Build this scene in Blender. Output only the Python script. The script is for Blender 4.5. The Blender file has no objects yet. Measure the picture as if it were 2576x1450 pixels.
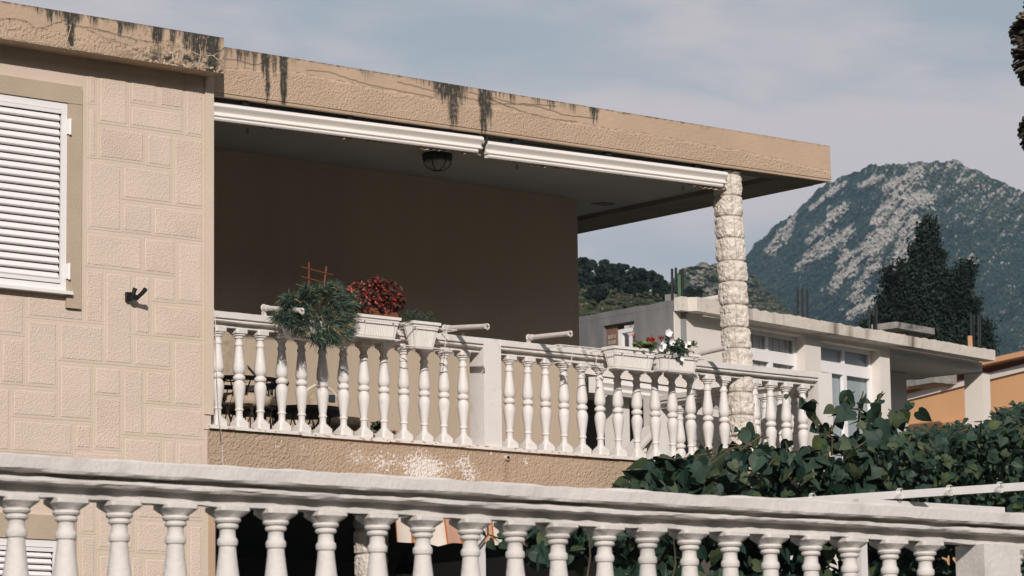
import bpy, math, random
from mathutils import Vector, Matrix, noise
random.seed(7)
S = bpy.context.scene
COL = S.collection
V = Vector

# ---------------------------------------------------------------- camera
# measured on the photograph at 2576 x 1450: focal length 8500 px, principal point 1288,725
FPX, PCX, PCY = 8500.0, 1288.0, 725.0
XC = V((10132, -1173, 8500)).normalized()
ZC = V((-720, 55400, 8500)); ZC = (ZC - XC * ZC.dot(XC)).normalized()
YC = -ZC.cross(XC)
def ray(x, y):
    c = V(((x - PCX) / FPX, -(y - PCY) / FPX, 1.0))
    return V((XC.dot(c), YC.dot(c), ZC.dot(c)))
def aty(x, y, v):
    d = ray(x, y); return d * (v / d.y)
def atx(x, y, v):
    d = ray(x, y); return d * (v / d.x)
def atz(x, y, v):
    d = ray(x, y); return d * (v / d.z)
def atd(x, y, v):
    return ray(x, y) * v
def onpl(x, y, P, N):
    d = ray(x, y); return d * (P.dot(N) / d.dot(N))

cam = bpy.data.cameras.new('camera'); cam.lens = 36 * FPX / 2576; cam.sensor_width = 36
cam.clip_start = 0.1; cam.clip_end = 6000
cam.dof.use_dof = True; cam.dof.focus_distance = 29; cam.dof.aperture_fstop = 14
co = bpy.data.objects.new('camera', cam); COL.objects.link(co)
right = V((XC[0], YC[0], ZC[0])); up = V((XC[1], YC[1], ZC[1])); fwd = V((XC[2], YC[2], ZC[2]))
M = Matrix((right, up, -fwd)).transposed().to_4x4()
co.matrix_world = M
S.camera = co

# ---------------------------------------------------------------- light
SUNDIR = V((.72, 1.0, -.60)).normalized()
EL = math.asin(-SUNDIR.z); AZ = math.atan2(-SUNDIR.x, -SUNDIR.y)
sl = bpy.data.lights.new('sun', 'SUN'); sl.energy = 4.25; sl.angle = math.radians(.8); sl.color = (1.0, .92, .85)
so = bpy.data.objects.new('sun', sl); COL.objects.link(so)
so.rotation_euler = SUNDIR.to_track_quat('-Z', 'Y').to_euler()
W = bpy.data.worlds.new('World'); S.world = W; W.use_nodes = True
nt = W.node_tree; N = nt.nodes; L = nt.links
bg = N['Background']
sky = N.new('ShaderNodeTexSky'); sky.sky_type = 'NISHITA'; sky.sun_disc = False
sky.sun_elevation = EL; sky.sun_rotation = AZ; sky.dust_density = 3.0; sky.air_density = 1.0
hs = N.new('ShaderNodeHueSaturation'); hs.inputs['Saturation'].default_value = .42; hs.inputs['Value'].default_value = 1.0
L.new(sky.outputs[0], hs.inputs['Color'])
tc = N.new('ShaderNodeTexCoord')
def smap(scale, loc=(0, 0, 0)):
    mp = N.new('ShaderNodeMapping'); mp.inputs['Scale'].default_value = scale; mp.inputs['Location'].default_value = loc
    L.new(tc.outputs['Generated'], mp.inputs['Vector']); return mp.outputs[0]
def snoise(vec, det, rgh=.5, dist=0):
    nz = N.new('ShaderNodeTexNoise'); nz.inputs['Scale'].default_value = 1; nz.inputs['Detail'].default_value = det
    nz.inputs['Roughness'].default_value = rgh; nz.inputs['Distortion'].default_value = dist; L.new(vec, nz.inputs['Vector']); return nz.outputs['Fac']
def smath(op, a, b=None, c=None):
    q = N.new('ShaderNodeMath'); q.operation = op
    for i, v in enumerate((a, b, c)):
        if v is None: continue
        if isinstance(v, (int, float)): q.inputs[i].default_value = v
        else: L.new(v, q.inputs[i])
    return q.outputs[0]
def sstep(x, lo, hi):
    q = N.new('ShaderNodeMapRange'); q.interpolation_type = 'SMOOTHSTEP'; q.inputs[1].default_value = lo; q.inputs[2].default_value = hi; L.new(x, q.inputs[0]); return q.outputs[0]
se = N.new('ShaderNodeSeparateXYZ'); L.new(tc.outputs['Generated'], se.inputs[0])
n1_ = snoise(smap((7, 7, 20), (3.1, 0, 1.7)), 3, .5, .4); n2_ = snoise(smap((16, 16, 60), (1, 5, 2)), 5, .55, .3)
el = smath('ADD', se.outputs['Z'], smath('MULTIPLY_ADD', n1_, .075, -.0375))
el = smath('ADD', el, smath('MULTIPLY_ADD', n2_, .022, -.011))
band = smath('MULTIPLY', sstep(el, .150, .180), smath('SUBTRACT', 1, sstep(el, .199, .213)))
puff = sstep(smath('ADD', n1_, smath('MULTIPLY', n2_, .5)), .62, .90)
rp_out = smath('MAXIMUM', band, puff)
mx = N.new('ShaderNodeMix'); mx.data_type = 'RGBA'
mx.inputs[7].default_value = (6.9, 6.1, 6.3, 1)
mm = N.new('ShaderNodeMath'); mm.operation = 'MULTIPLY'; mm.inputs[1].default_value = .95
L.new(rp_out, mm.inputs[0]); L.new(mm.outputs[0], mx.inputs[0])
vm = N.new('ShaderNodeVectorMath'); vm.operation = 'MINIMUM'; vm.inputs[1].default_value = (4.5, 4.92, 5.7); L.new(hs.outputs[0], vm.inputs[0])
L.new(vm.outputs[0], mx.inputs[6]); L.new(mx.outputs[2], bg.inputs['Color'])
bg.inputs['Strength'].default_value = .095
S.view_settings.view_transform = 'Standard'; S.view_settings.look = 'None'
S.view_settings.exposure = 0; S.view_settings.gamma = 1
S.render.engine = 'CYCLES'
S.cycles.volume_bounces = 0; S.cycles.max_bounces = 8; S.cycles.volume_step_rate = 4

# ---------------------------------------------------------------- materials
MATS = {}
def mat(name, col, rough=.85, var=.12, vscale=3.0, bump=0.0, bscale=40.0, col2=None, c2scale=2.0, c2lo=.55, c2hi=.7, attr=None, stretch=None, voro=False, metal=0.0, spec=.3, sub=0, bdist=.01, c2stretch=None):
    """procedural surface: base colour, soft variation, second colour patches, bump; attr = vertex-colour wear map"""
    m = bpy.data.materials.new(name); m.use_nodes = True; MATS[name] = m
    t = m.node_tree; n = t.nodes; l = t.links; b = n['Principled BSDF']
    b.inputs['Roughness'].default_value = rough; b.inputs['Metallic'].default_value = metal
    b.inputs['Specular IOR Level'].default_value = spec
    g = n.new('ShaderNodeNewGeometry')
    def nzn(scale, det=4, st=None, dist=0):
        q = n.new('ShaderNodeTexNoise'); q.inputs['Scale'].default_value = scale; q.inputs['Detail'].default_value = det
        q.inputs['Distortion'].default_value = dist
        if st:
            p = n.new('ShaderNodeMapping'); p.inputs['Scale'].default_value = st
            l.new(g.outputs['Position'], p.inputs['Vector']); l.new(p.outputs[0], q.inputs['Vector'])
        else: l.new(g.outputs['Position'], q.inputs['Vector'])
        return q
    def mixc(a, bb, fac):
        q = n.new('ShaderNodeMix'); q.data_type = 'RGBA'
        for s, v in ((6, a), (7, bb)):
            if isinstance(v, (tuple, list)): q.inputs[s].default_value = (*v[:3], 1)
            else: l.new(v, q.inputs[s])
        if isinstance(fac, float): q.inputs[0].default_value = fac
        else: l.new(fac, q.inputs[0])
        return q.outputs[2]
    a = nzn(vscale, 6, stretch)
    r = n.new('ShaderNodeMapRange'); r.inputs[1].default_value = .3; r.inputs[2].default_value = .7
    l.new(a.outputs['Fac'], r.inputs[0])
    c = mixc([x * (1 - var) for x in col], [min(1, x * (1 + var)) for x in col], r.outputs[0])
    if col2:
        q = nzn(c2scale, 8, c2stretch); r2 = n.new('ShaderNodeMapRange'); r2.inputs[1].default_value = c2lo; r2.inputs[2].default_value = c2hi
        l.new(q.outputs['Fac'], r2.inputs[0]); c = mixc(c, col2, r2.outputs[0])
    roughmask = None
    if attr:
        at = n.new('ShaderNodeAttribute'); at.attribute_name = 'wear'
        sp = n.new('ShaderNodeSeparateColor'); l.new(at.outputs['Color'], sp.inputs[0])
        c = mixc(c, attr[0], sp.outputs[0])          # R: dark stain
        c = mixc(c, attr[1], sp.outputs[2])          # B: flaked / crack
        roughmask = sp.outputs[1]                     # G: coarse stucco
    l.new(c, b.inputs['Base Color'])
    if bump:
        if voro:
            q = n.new('ShaderNodeTexVoronoi'); q.inputs['Scale'].default_value = bscale; q.feature = 'SMOOTH_F1'
            w = nzn(bscale * .6, 2); ad = n.new('ShaderNodeVectorMath'); ad.operation = 'MULTIPLY_ADD'
            ad.inputs[1].default_value = (.05, .05, .05); l.new(w.outputs['Color'], ad.inputs[0]); l.new(g.outputs['Position'], ad.inputs[2])
            l.new(ad.outputs[0], q.inputs['Vector']); h = q.outputs['Distance']
        else:
            h = nzn(bscale, 2 if bscale > 40 else 4, stretch if sub == 9 else None).outputs['Fac']
        bp = n.new('ShaderNodeBump'); bp.inputs['Strength'].default_value = bump; bp.inputs['Distance'].default_value = bdist
        if roughmask:
            mu = n.new('ShaderNodeMath'); mu.operation = 'MULTIPLY'; l.new(h, mu.inputs[0]); l.new(roughmask, mu.inputs[1]); h = mu.outputs[0]
        l.new(h, bp.inputs['Height']); l.new(bp.outputs[0], b.inputs['Normal'])
    return m

STAIN = (.048, .046, .039)
mat('pink_smooth', (.625, .515, .435), .9, .05, 2, .6, 70, bdist=.003, col2=(.60, .505, .405), c2scale=1.6, c2lo=.42, c2hi=.58)
mat('pink_rough', (.655, .54, .455), .9, .06, 2.2, 1.0, 85, col2=(.74, .67, .59), c2scale=24, c2lo=.71, c2hi=.76, bdist=.007)
mat('pink_rough_b', (.65, .53, .442), .9, .08, 2.6, 1.0, 80, col2=(.74, .67, .59), c2scale=20, c2lo=.69, c2hi=.75, bdist=.009)
mat('tan_trim', (.45, .365, .28), .9, .06, 3, .7, 90, bdist=.005)
mat('fascia', (.48, .355, .255), .9, .07, 2.2, 1.0, 56, attr=(STAIN, (.05, .04, .03)), bdist=.018)
mat('beam', (.43, .325, .235), .9, .08, 2.5, 1.0, 50, attr=((.30, .21, .14), (.72, .67, .62)), bdist=.018)
mat('tan_plain', (.50, .35, .24), .9, .08, 2, .4, 60, bdist=.006)
mat('back_wall', (.475, .385, .295), .92, .10, 1.6, .8, 60, bdist=.006, stretch=(1, 1, .12), sub=9)
mat('ceiling', (.40, .41, .40), .9, .08, 2, .2, 30)
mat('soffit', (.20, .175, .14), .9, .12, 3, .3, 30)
mat('room_shade', (.09, .082, .07), .9, .1, 2)  # dark colour stands in for the deep shade inside the rooms
mat('floor_tile', (.07, .06, .05), .6, .1, 5)
mat('white_paint', (.70, .67, .645), .55, .04, 4, .25, 60, col2=(.54, .50, .46), c2scale=8, c2lo=.58, c2hi=.78, bdist=.004)
mat('white_old', (.63, .60, .575), .7, .05, 3, .5, 45, col2=(.46, .44, .41), c2scale=5, c2lo=.56, c2hi=.80, bdist=.006)
mat('sill_paint', (.72, .68, .64), .7, .06, 6, .3, 60, col2=(.42, .31, .23), c2scale=16, c2lo=.56, c2hi=.60, c2stretch=(1, 1, 2.5), bdist=.004)
mat('alu', (.80, .76, .72), .38, .03, 2, spec=.5)
mat('pvc', (.80, .78, .78), .35, .02, 2, spec=.5)
mat('plastic_white', (.76, .73, .70), .45, .04, 8, spec=.4)
mat('grey_tube', (.62, .58, .55), .5, .06, 12, spec=.4)
mat('black', (.012, .013, .013), .5, .1, 8)
mat('dark_metal', (.012, .014, .014), .6, .2, 8)
mat('wicker', (.035, .026, .02), .55, .4, 60, .6, 120, spec=.4)
mat('cushion', (.42, .34, .25), .95, .2, 9, .4, 30, col2=(.28, .22, .15), c2scale=14)
mat('fabric_cream', (.66, .58, .50), .9, .05, 9)
mat('fabric_pink', (.52, .30, .22), .9, .05, 9)
mat('fabric_orange', (.45, .15, .04), .9, .05, 9)
mat('fabric_torn', (.50, .42, .33), .95, .25, 25, col2=(.40, .17, .06), c2scale=18, c2lo=.55, c2hi=.6, c2stretch=(1, 1, .1))
mat('terracotta', (.17, .06, .03), .8, .2, 10)
mat('trellis_red', (.19, .052, .028), .6, .1, 10)
mat('soil', (.05, .035, .025), 1, .3, 30)
mat('stone', (.66, .60, .535), .9, .12, 9, .9, 30, attr=((.50, .43, .35), (.40, .35, .29)), bdist=.012, col2=(.72, .68, .62), c2scale=12)
mat('glass_lamp', (.35, .35, .32), .2, .05, 3, spec=.5)
mat('leaf_a', (.022, .046, .028), .55, .35, 7, spec=.25)
mat('leaf_b', (.046, .065, .029), .55, .35, 7, spec=.25)
mat('leaf_c', (.015, .037, .025), .55, .3, 7, spec=.25)
mat('leaf_light', (.12, .15, .05), .5, .3, 9, spec=.4)
mat('stem', (.085, .065, .04), .8, .2, 9)
mat('grass_blue', (.10, .155, .115), .6, .3, 30)
mat('grass_dark', (.045, .078, .058), .6, .3, 30)
mat('grass_dry', (.34, .27, .13), .8, .3, 30)
mat('petal_coral', (.46, .11, .08), .6, .2, 60)
mat('petal_red', (.34, .022, .012), .6, .2, 60)
mat('leaf_bronze', (.06, .020, .014), .5, .4, 40)
mat('petal_white', (.80, .78, .78), .6, .05, 60)
mat('petal_orange', (.26, .035, .015), .6, .2, 60)
mat('herb', (.055, .075, .045), .7, .3, 30)
mat('herb_purple', (.06, .045, .07), .7, .3, 30)
mat('conifer', (.007, .017, .012), .8, .5, 1.2)
mat('conifer_b', (.018, .032, .019), .8, .5, 1.2)
mat('bark', (.07, .055, .04), .9, .3, 5)
mat('palm_bark', (.055, .046, .034), .95, .5, 14, .8, 30, col2=(.22, .18, .13), c2scale=12, c2lo=.6, c2hi=.66)
mat('nb_white', (.70, .65, .60), .9, .04, 1.2, .2, 20)
mat('nb_parapet', (.60, .55, .49), .9, .10, 2, .5, 9, col2=(.16, .13, .10), c2scale=2.2, c2lo=.54, c2hi=.72, c2stretch=(1, 1, .12), bdist=.03)
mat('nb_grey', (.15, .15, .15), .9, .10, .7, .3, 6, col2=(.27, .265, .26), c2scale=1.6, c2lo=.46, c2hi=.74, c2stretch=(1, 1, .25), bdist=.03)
mat('nb_side', (.50, .48, .46), .9, .05, 1)
mat('brick', (.20, .115, .08), .9, .25, 14)
mat('brick_hole', (.30, .26, .22), .9, .3, 14)
mat('concrete', (.26, .25, .23), .95, .2, 5, .4, 14, col2=(.09, .09, .085), c2scale=4)
mat('glass', (.05, .065, .075), .08, .1, .6, spec=.8)
mat('curtain', (.56, .52, .50), .8, .05, 2)
mat('curtain_grey', (.34, .375, .385), .8, .05, 2)
mat('orange_wall', (.66, .37, .19), .9, .05, .5, .2, 8)
mat('orange_eave', (.60, .32, .17), .9, .06, .8)
mat('orange_shade', (.34, .13, .045), .9, .15, 1, col2=(.55, .45, .38), c2scale=2.2, c2lo=.6, c2hi=.66)  # shade under the eave painted in as a darker orange
mat('ground', (.06, .06, .04), 1, .3, .15, col2=(.025, .04, .018), c2scale=.3)
mat('sky_block_bank', (.03, .042, .02), 1, .4, .4)
mat('asphalt', (.05, .05, .05), .9, .2, 5)
mat('wire', (.70, .68, .65), .5, .05, 8)
mat('rail_steel', (.66, .64, .63), .45, .05, 6, spec=.5, col2=(.45, .36, .28), c2scale=8, c2lo=.68, c2hi=.74)
mat('blue_cloth', (.028, .042, .052), .9, .1, 9)
mat('green_pipe', (.07, .15, .07), .6, .1, 9)

def land_mat(name, forest, forest2, rock, rock2, scale, dry=None):
    m = bpy.data.materials.new(name); m.use_nodes = True; MATS[name] = m
    t = m.node_tree; n = t.nodes; l = t.links; b = n['Principled BSDF']; b.inputs['Roughness'].default_value = 1; b.inputs['Specular IOR Level'].default_value = 0
    g = n.new('ShaderNodeNewGeometry')
    def nn(s, d=6):
        q = n.new('ShaderNodeTexNoise'); q.inputs['Scale'].default_value = s; q.inputs['Detail'].default_value = d; l.new(g.outputs['Position'], q.inputs['Vector']); return q.outputs['Fac']
    def mr(x, a, bb):
        q = n.new('ShaderNodeMapRange'); q.inputs[1].default_value = a; q.inputs[2].default_value = bb; l.new(x, q.inputs[0]); return q.outputs[0]
    def mc(a, bb, f):
        q = n.new('ShaderNodeMix'); q.data_type = 'RGBA'
        for s, v in ((6, a), (7, bb)):
            if isinstance(v, tuple): q.inputs[s].default_value = (*v, 1)
            else: l.new(v, q.inputs[s])
        l.new(f, q.inputs[0]); return q.outputs[2]
    fo = mc(forest, forest2, mr(nn(scale), .4, .62))
    ro = mc(rock, rock2, mr(nn(scale * 2.5), .45, .62))
    at = n.new('ShaderNodeAttribute'); at.attribute_name = 'wear'
    sp = n.new('ShaderNodeSeparateColor'); l.new(at.outputs['Color'], sp.inputs[0])
    if dry: fo = mc(fo, dry, sp.outputs[2])
    l.new(mc(fo, ro, sp.outputs[0]), b.inputs['Base Color'])
land_mat('mountain', (.010, .026, .020), (.026, .042, .028), (.42, .385, .345), (.20, .185, .16), .06, (.10, .10, .06))
land_mat('mid_hill', (.022, .038, .022), (.05, .06, .032), (.34, .31, .26), (.15, .14, .11), .12, (.15, .135, .075))
land_mat('near_hill', (.022, .036, .020), (.05, .06, .03), (.26, .24, .19), (.14, .13, .1), .5, (.085, .082, .05))

# ---------------------------------------------------------------- mesh builder
class MB:
    def __init__(s): s.v = []; s.f = []; s.m = []; s.c = None
    def add(s, vs, fs, mi=0):
        o = len(s.v); s.v += [tuple(p) for p in vs]; s.f += [tuple(i + o for i in f) for f in fs]; s.m += [mi] * len(fs)
    def hexa(s, p, mi=0):   # 8 corners: 0-3 bottom ring, 4-7 top ring
        s.add(p, [(3, 2, 1, 0), (4, 5, 6, 7), (0, 1, 5, 4), (1, 2, 6, 5), (2, 3, 7, 6), (3, 0, 4, 7)], mi)
    def box(s, x0, x1, y0, y1, z0, z1, mi=0):
        s.hexa([(x0, y0, z0), (x1, y0, z0), (x1, y1, z0), (x0, y1, z0), (x0, y0, z1), (x1, y0, z1), (x1, y1, z1), (x0, y1, z1)], mi)
    def obox(s, o, a, b, c, mi=0):
        o, a, b, c = V(o), V(a), V(b), V(c)
        s.hexa([o, o + a, o + a + b, o + b, o + c, o + a + c, o + a + b + c, o + b + c], mi)
    def tube(s, pts, r, n=6, mi=0, cap=True):
        pts = [V(p) for p in pts]; rs = r if isinstance(r, (list, tuple)) else [r] * len(pts)
        rings = []
        for i, p in enumerate(pts):
            d = (pts[min(i + 1, len(pts) - 1)] - pts[max(i - 1, 0)])
            d = d.normalized() if d.length > 1e-9 else V((0, 0, 1))
            a = d.cross(V((0, 0, 1)));
            if a.length < .05: a = d.cross(V((0, 1, 0)))
            a.normalize(); b = d.cross(a)
            rings.append([p + (a * math.cos(2 * math.pi * k / n) + b * math.sin(2 * math.pi * k / n)) * rs[i] for k in range(n)])
        fs = []
        for i in range(len(pts) - 1):
            for k in range(n):
                fs.append((i * n + k, i * n + (k + 1) % n, (i + 1) * n + (k + 1) % n, (i + 1) * n + k))
        if cap: fs += [tuple(range(n - 1, -1, -1)), tuple((len(pts) - 1) * n + k for k in range(n))]
        s.add([p for R_ in rings for p in R_], fs, mi)
    def loft(s, prof, c, n=20, mi=0, rscale=1.0):   # prof: (radius, z, squareness)
        c = V(c); vs = []
        for pr in prof:
            r, z = pr[0] * rscale, pr[1]; q = pr[2] if len(pr) > 2 else 0
            for k in range(n):
                a = 2 * math.pi * (k + .5) / n
                ca, sa = math.cos(a), math.sin(a)
                sq = min(1 / max(abs(ca), abs(sa)), 1.26)
                rr = r * ((1 - q) + q * sq)
                vs.append(c + V((rr * ca, rr * sa, z)))
        fs = []
        for i in range(len(prof) - 1):
            for k in range(n): fs.append((i * n + k, i * n + (k + 1) % n, (i + 1) * n + (k + 1) % n, (i + 1) * n + k))
        fs += [tuple(range(n - 1, -1, -1)), tuple((len(prof) - 1) * n + k for k in range(n))]
        s.add(vs, fs, mi)
    def extr(s, prof, p0, p1, side, nseg=1, jit=0, mi=0, upv=V((0, 0, 1)), jz=0):  # prof: (side offset, height) closed loop
        p0, p1, side = V(p0), V(p1), V(side).normalized(); n = len(prof); vs = []
        for i in range(nseg + 1):
            t = i / nseg; p = p0.lerp(p1, t)
            for j, (a, b) in enumerate(prof):
                dz = jit * noise.noise(V((p.x * 5, p.y * 5, j * 3.1))) + jit * .6 * noise.noise(V((p.x * 17, p.y * 17, j * 7.3))) if jit else 0
                dl = jz * noise.noise(V((p.x * .9, p.y * .9, 2.2))) if jz else 0
                vs.append(p + side * (a + dz * .6) + upv * (b + dz + dl))
        fs = []
        for i in range(nseg):
            for j in range(n): fs.append((i * n + j, i * n + (j + 1) % n, (i + 1) * n + (j + 1) % n, (i + 1) * n + j))
        fs += [tuple(range(n - 1, -1, -1)), tuple(nseg * n + j for j in range(n))]
        s.add(vs, fs, mi)
    def poly(s, pts, depth, mi=0):   # flat polygon given thickness along depth vector
        n = len(pts); pts = [V(p) for p in pts]; d = V(depth)
        s.add(pts + [p + d for p in pts], [tuple(range(n)), tuple(range(2 * n - 1, n - 1, -1))] + [(i, i + n, (i + 1) % n + n, (i + 1) % n) for i in range(n)], mi)
    def build(s, name, mats, parent=None, smooth=False, label=None):
        me = bpy.data.meshes.new(name); me.from_pydata(s.v, [], s.f)
        if isinstance(mats, str): mats = [mats]
        for q in mats: me.materials.append(MATS[q])
        me.polygons.foreach_set('material_index', s.m)
        if s.c is not None:
            a = me.color_attributes.new('wear', 'FLOAT_COLOR', 'POINT')
            flat = []
            for q in s.c: flat += [q[0], q[1], q[2], 1]
            flat += [0, 1, 0, 1] * (len(s.v) - len(s.c))
            a.data.foreach_set('color', flat)
        if smooth == 'auto':
            import bmesh
            bm = bmesh.new(); bm.from_mesh(me); bmesh.ops.recalc_face_normals(bm, faces=bm.faces); bm.to_mesh(me); bm.free()
            me.polygons.foreach_set('use_smooth', [True] * len(me.polygons)); me.set_sharp_from_angle(angle=math.radians(35))
        elif smooth: me.polygons.foreach_set('use_smooth', [True] * len(me.polygons))
        if not smooth:
            import bmesh
            if len(me.polygons) < 20000:
                bm = bmesh.new(); bm.from_mesh(me); bmesh.ops.recalc_face_normals(bm, faces=bm.faces); bm.to_mesh(me); bm.free()
        me.update()
        o = bpy.data.objects.new(name, me); COL.objects.link(o)
        if parent is not None:
            o.parent = parent; o.matrix_parent_inverse = parent_inv(parent)
        if label: o['label'] = label
        return o
def parent_inv(p):
    m = Matrix.Identity(4); q = p
    while q is not None:
        m = Matrix.LocRotScale(q.location, q.rotation_euler, q.scale) @ (q.matrix_parent_inverse @ m if False else m)
        q = q.parent
    return m.inverted() if p.parent is None else Matrix.Identity(4)
def tag(o, label, cat, group=None, kind=None):
    if label: o['label'] = label
    if cat: o['category'] = cat
    if group: o['group'] = group
    if kind: o['kind'] = kind
    return o
def thing(name, loc, label, cat, group=None):
    o = bpy.data.objects.new(name, None); COL.objects.link(o); o.location = loc; o.empty_display_size = .1
    return tag(o, label, cat, group)
def struct(o): o['kind'] = 'structure'; return o
def copy_tree(o, parent=None):
    c = o.copy(); COL.objects.link(c); c.parent = parent
    for ch in [q for q in bpy.data.objects if q.parent == o]: copy_tree(ch, c)
    return c
def fn(x, y, z, o=4):
    return noise.fractal(V((x, y, z)), 1.0, 2.0, o)
def rnd(a, b): return random.uniform(a, b)

def sheet(mb, P00, P10, P01, P11, nx, nz, fun, push=V((0, -1, 0))):
    """dense front face; fun(p,u,v) -> (r,g,b,displacement)"""
    P00, P10, P01, P11 = V(P00), V(P10), V(P01), V(P11); vs = []; cs = []
    for j in range(nz + 1):
        for i in range(nx + 1):
            u, v = i / nx, j / nz
            p = P00.lerp(P10, u).lerp(P01.lerp(P11, u), v)
            r, g, b, d = fun(p, u, v); vs.append(p + push * d); cs.append((r, g, b))
    fs = [(j * (nx + 1) + i, j * (nx + 1) + i + 1, (j + 1) * (nx + 1) + i + 1, (j + 1) * (nx + 1) + i) for j in range(nz) for i in range(nx)]
    assert not mb.v; mb.c = cs; mb.add(vs, fs, 0)

YF = 22.34
GZ = .15     # terrace ground in front of the house
# ================================================================ LAND
# street, terrace and rising ground as one sheet
def ground_z(x, y):
    if y < 9.3: return -1.6
    if y < 34: return GZ
    if y < 42: return GZ + (y - 34) / 8 * 2.2
    return 2.35 + max(0, y - 90) * .02
xs = [-3000, -1200, -400, -150, -60, -20, 0, 10, 20, 30, 40, 60, 100, 200, 500, 1200, 2500, 4500]
ys = [-600, -200, -60, -20, 0, 9.29, 9.31, 15, 22, 30, 34, 38, 42, 50, 60, 90, 150, 300, 600, 1200, 2500, 4500]
g = MB(); g.add([(x, y, ground_z(x, y)) for y in ys for x in xs], [(j * len(xs) + i, j * len(xs) + i + 1, (j + 1) * len(xs) + i + 1, (j + 1) * len(xs) + i) for j in range(len(ys) - 1) for i in range(len(xs) - 1)])
struct(g.build('ground', 'ground'))
g = MB(); g.box(-80, 120, -6, 6.5, -1.7, -1.596); struct(g.build('road', 'asphalt'))

vs_ = []; fs_ = []
for j in range(14):
    for i in range(30):
        y = -16 - 8 * j; x = -170 + 12 * i
        z = -1.6 + max(0, (-16 - y)) * .52 + (2.5 * noise.noise(V((x * .06, y * .06, 1))) if j else 0)
        vs_.append((x, y, z - (0 if j else .2)))
fs_ = [(j * 30 + i, j * 30 + 30 + i, j * 30 + 31 + i, j * 30 + 1 + i) for j in range(13) for i in range(29)]
g = MB(); g.add(vs_, fs_); struct(g.build('hillside', 'sky_block_bank'))  # unseen slope added behind the camera to block low sky light

def interp(tab, x):
    if x <= tab[0][0]: return tab[0][1]
    for (a, b), (c, d) in zip(tab, tab[1:]):
        if x <= c: return b + (d - b) * (x - a) / (c - a)
    return tab[-1][1]
def patch(name, material, px0, px1, top, bot, d0, d1, nx, ny, amp, jag, attrf, relief, wide=False):
    mb = MB(); vs = []; cs = []
    for j in range(ny + 4):
        for i in range(nx + 1):
            px = px0 + (px1 - px0) * i / nx if not wide else (px0 + (2640 - px0) * i / (nx - 90) if i <= nx - 90 else 2640 + (px1 - 2640) * (i - nx + 90) / 90)
            v = min(j / ny, 1.0); t = interp(top, px) + jag * (fn(px * .045, 1.3, 5, 3) + .55 * abs(fn(px * .16, 3.3, 1, 2)) * -1)
            py = bot + (t - bot) * v
            d = d0 + (d1 - d0) * v ** 1.25 + amp * relief(px, py, v)
            p = atd(px, py, d)
            if j > ny:
                k = j - ny; q = atd(px, t, d); p = q + V((q.x, q.y, 0)).normalized() * (60 * k * d1 / 1400) - V((0, 0, 30 * k * k * d1 / 1400))
            vs.append(p); cs.append(attrf(px, py, v))
    mb.c = cs
    mb.add(vs, [(j * (nx + 1) + i, j * (nx + 1) + i + 1, (j + 1) * (nx + 1) + i + 1, (j + 1) * (nx + 1) + i) for j in range(ny + 3) for i in range(nx)])
    return struct(mb.build(name, material, smooth=False))
def seg_d(px, py, a, b):
    ax, ay = a; bx, by = b; t = max(0, min(1, ((px - ax) * (bx - ax) + (py - ay) * (by - ay)) / ((bx - ax) ** 2 + (by - ay) ** 2)))
    return math.hypot(px - ax - t * (bx - ax), py - ay - t * (by - ay))
STRIPS = [((1938, 635), (1990, 565), 17), ((2012, 668), (2075, 610), 17), ((2060, 640), (2135, 580), 20), ((2050, 590), (2125, 520), 15), ((2035, 610), (2070, 580), 12),
          ((2095, 735), (2130, 640), 20), ((2130, 690), (2210, 590), 24), ((2190, 640), (2300, 500), 24), ((2150, 750), (2200, 660), 22), ((2210, 560), (2290, 450), 20),
          ((2170, 470), (2215, 445), 10), ((2085, 490), (2120, 465), 10), ((2230, 480), (2310, 430), 15), ((2040, 530), (2070, 500), 9), ((2140, 790), (2200, 760), 18),
          ((2230, 720), (2300, 560), 26), ((2420, 690), (2445, 650), 11), ((2260, 540), (2340, 500), 18), ((1965, 600), (2000, 540), 10)]
def mt_relief(px, py, v):
    a = (px * .64 - py * .77); b = (px * .77 + py * .64)
    r = fn(a / 110, b / 42, 1.0, 5) * .7 + abs(fn(a / 60, b / 18, 8.0, 4)) * .45 + fn(px / 9, py / 9, 3, 3) * .22 + fn(px / 4, py / 4, 3, 2) * .10
    s = 0
    for p, q, w in STRIPS:
        d = seg_d(px, py, p, q) / w
        if d < 2: s = max(s, math.exp(-d * d))
    return r * .7 - s * .35
def mt_attr(px, py, v):
    a = (px * .64 - py * .77); b = (px * .77 + py * .64)
    s = 0
    for p, q, w in STRIPS:
        d = seg_d(px, py, p, q) / (w * .8)
        if d < 2.2: s = max(s, math.exp(-d * d * .8))
    n1 = fn(a / 26, b / 10, 4.4, 5); n2 = fn(px / 7.0, py / 7.0, 9.1, 3)
    right = max(0, min(1, (px - 2160) / 120)) * max(0, min(1, (700 - py) / 160)) + .5 * max(0, min(1, (px - 2490) / 60)) * max(0, min(1, (py - 690) / 60))
    up_ = max(0, min(1, (560 - py) / 90))
    lowl = .7 * math.exp(-(seg_d(px, py, (1890, 745), (2010, 800)) / 28) ** 2)
    r = s * 1.42 + n1 * .80 + n2 * .66 + .30 * right + .16 * up_ + lowl * .2 - .62
    r = max(0, min(1, r * 3.2))
    dry = max(0, min(1, (n2 * .8 + fn(px / 40, py / 25, 2, 3) * .7 + .5 * right + .25 * up_ + lowl - .25) * 1.2)) * .6
    return (r, 1, dry)
MT = [(1500, 830), (1700, 745), (1780, 705), (1870, 650), (1900, 618), (1950, 570), (2000, 533), (2050, 492), (2080, 464), (2105, 452), (2150, 430), (2200, 414), (2250, 417), (2300, 408), (2370, 407), (2400, 404), (2430, 416), (2460, 428), (2500, 448), (2550, 472), (2600, 495), (2700, 545), (2900, 650), (3200, 760), (3600, 900), (4000, 1150), (4700, 1560)]
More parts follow.
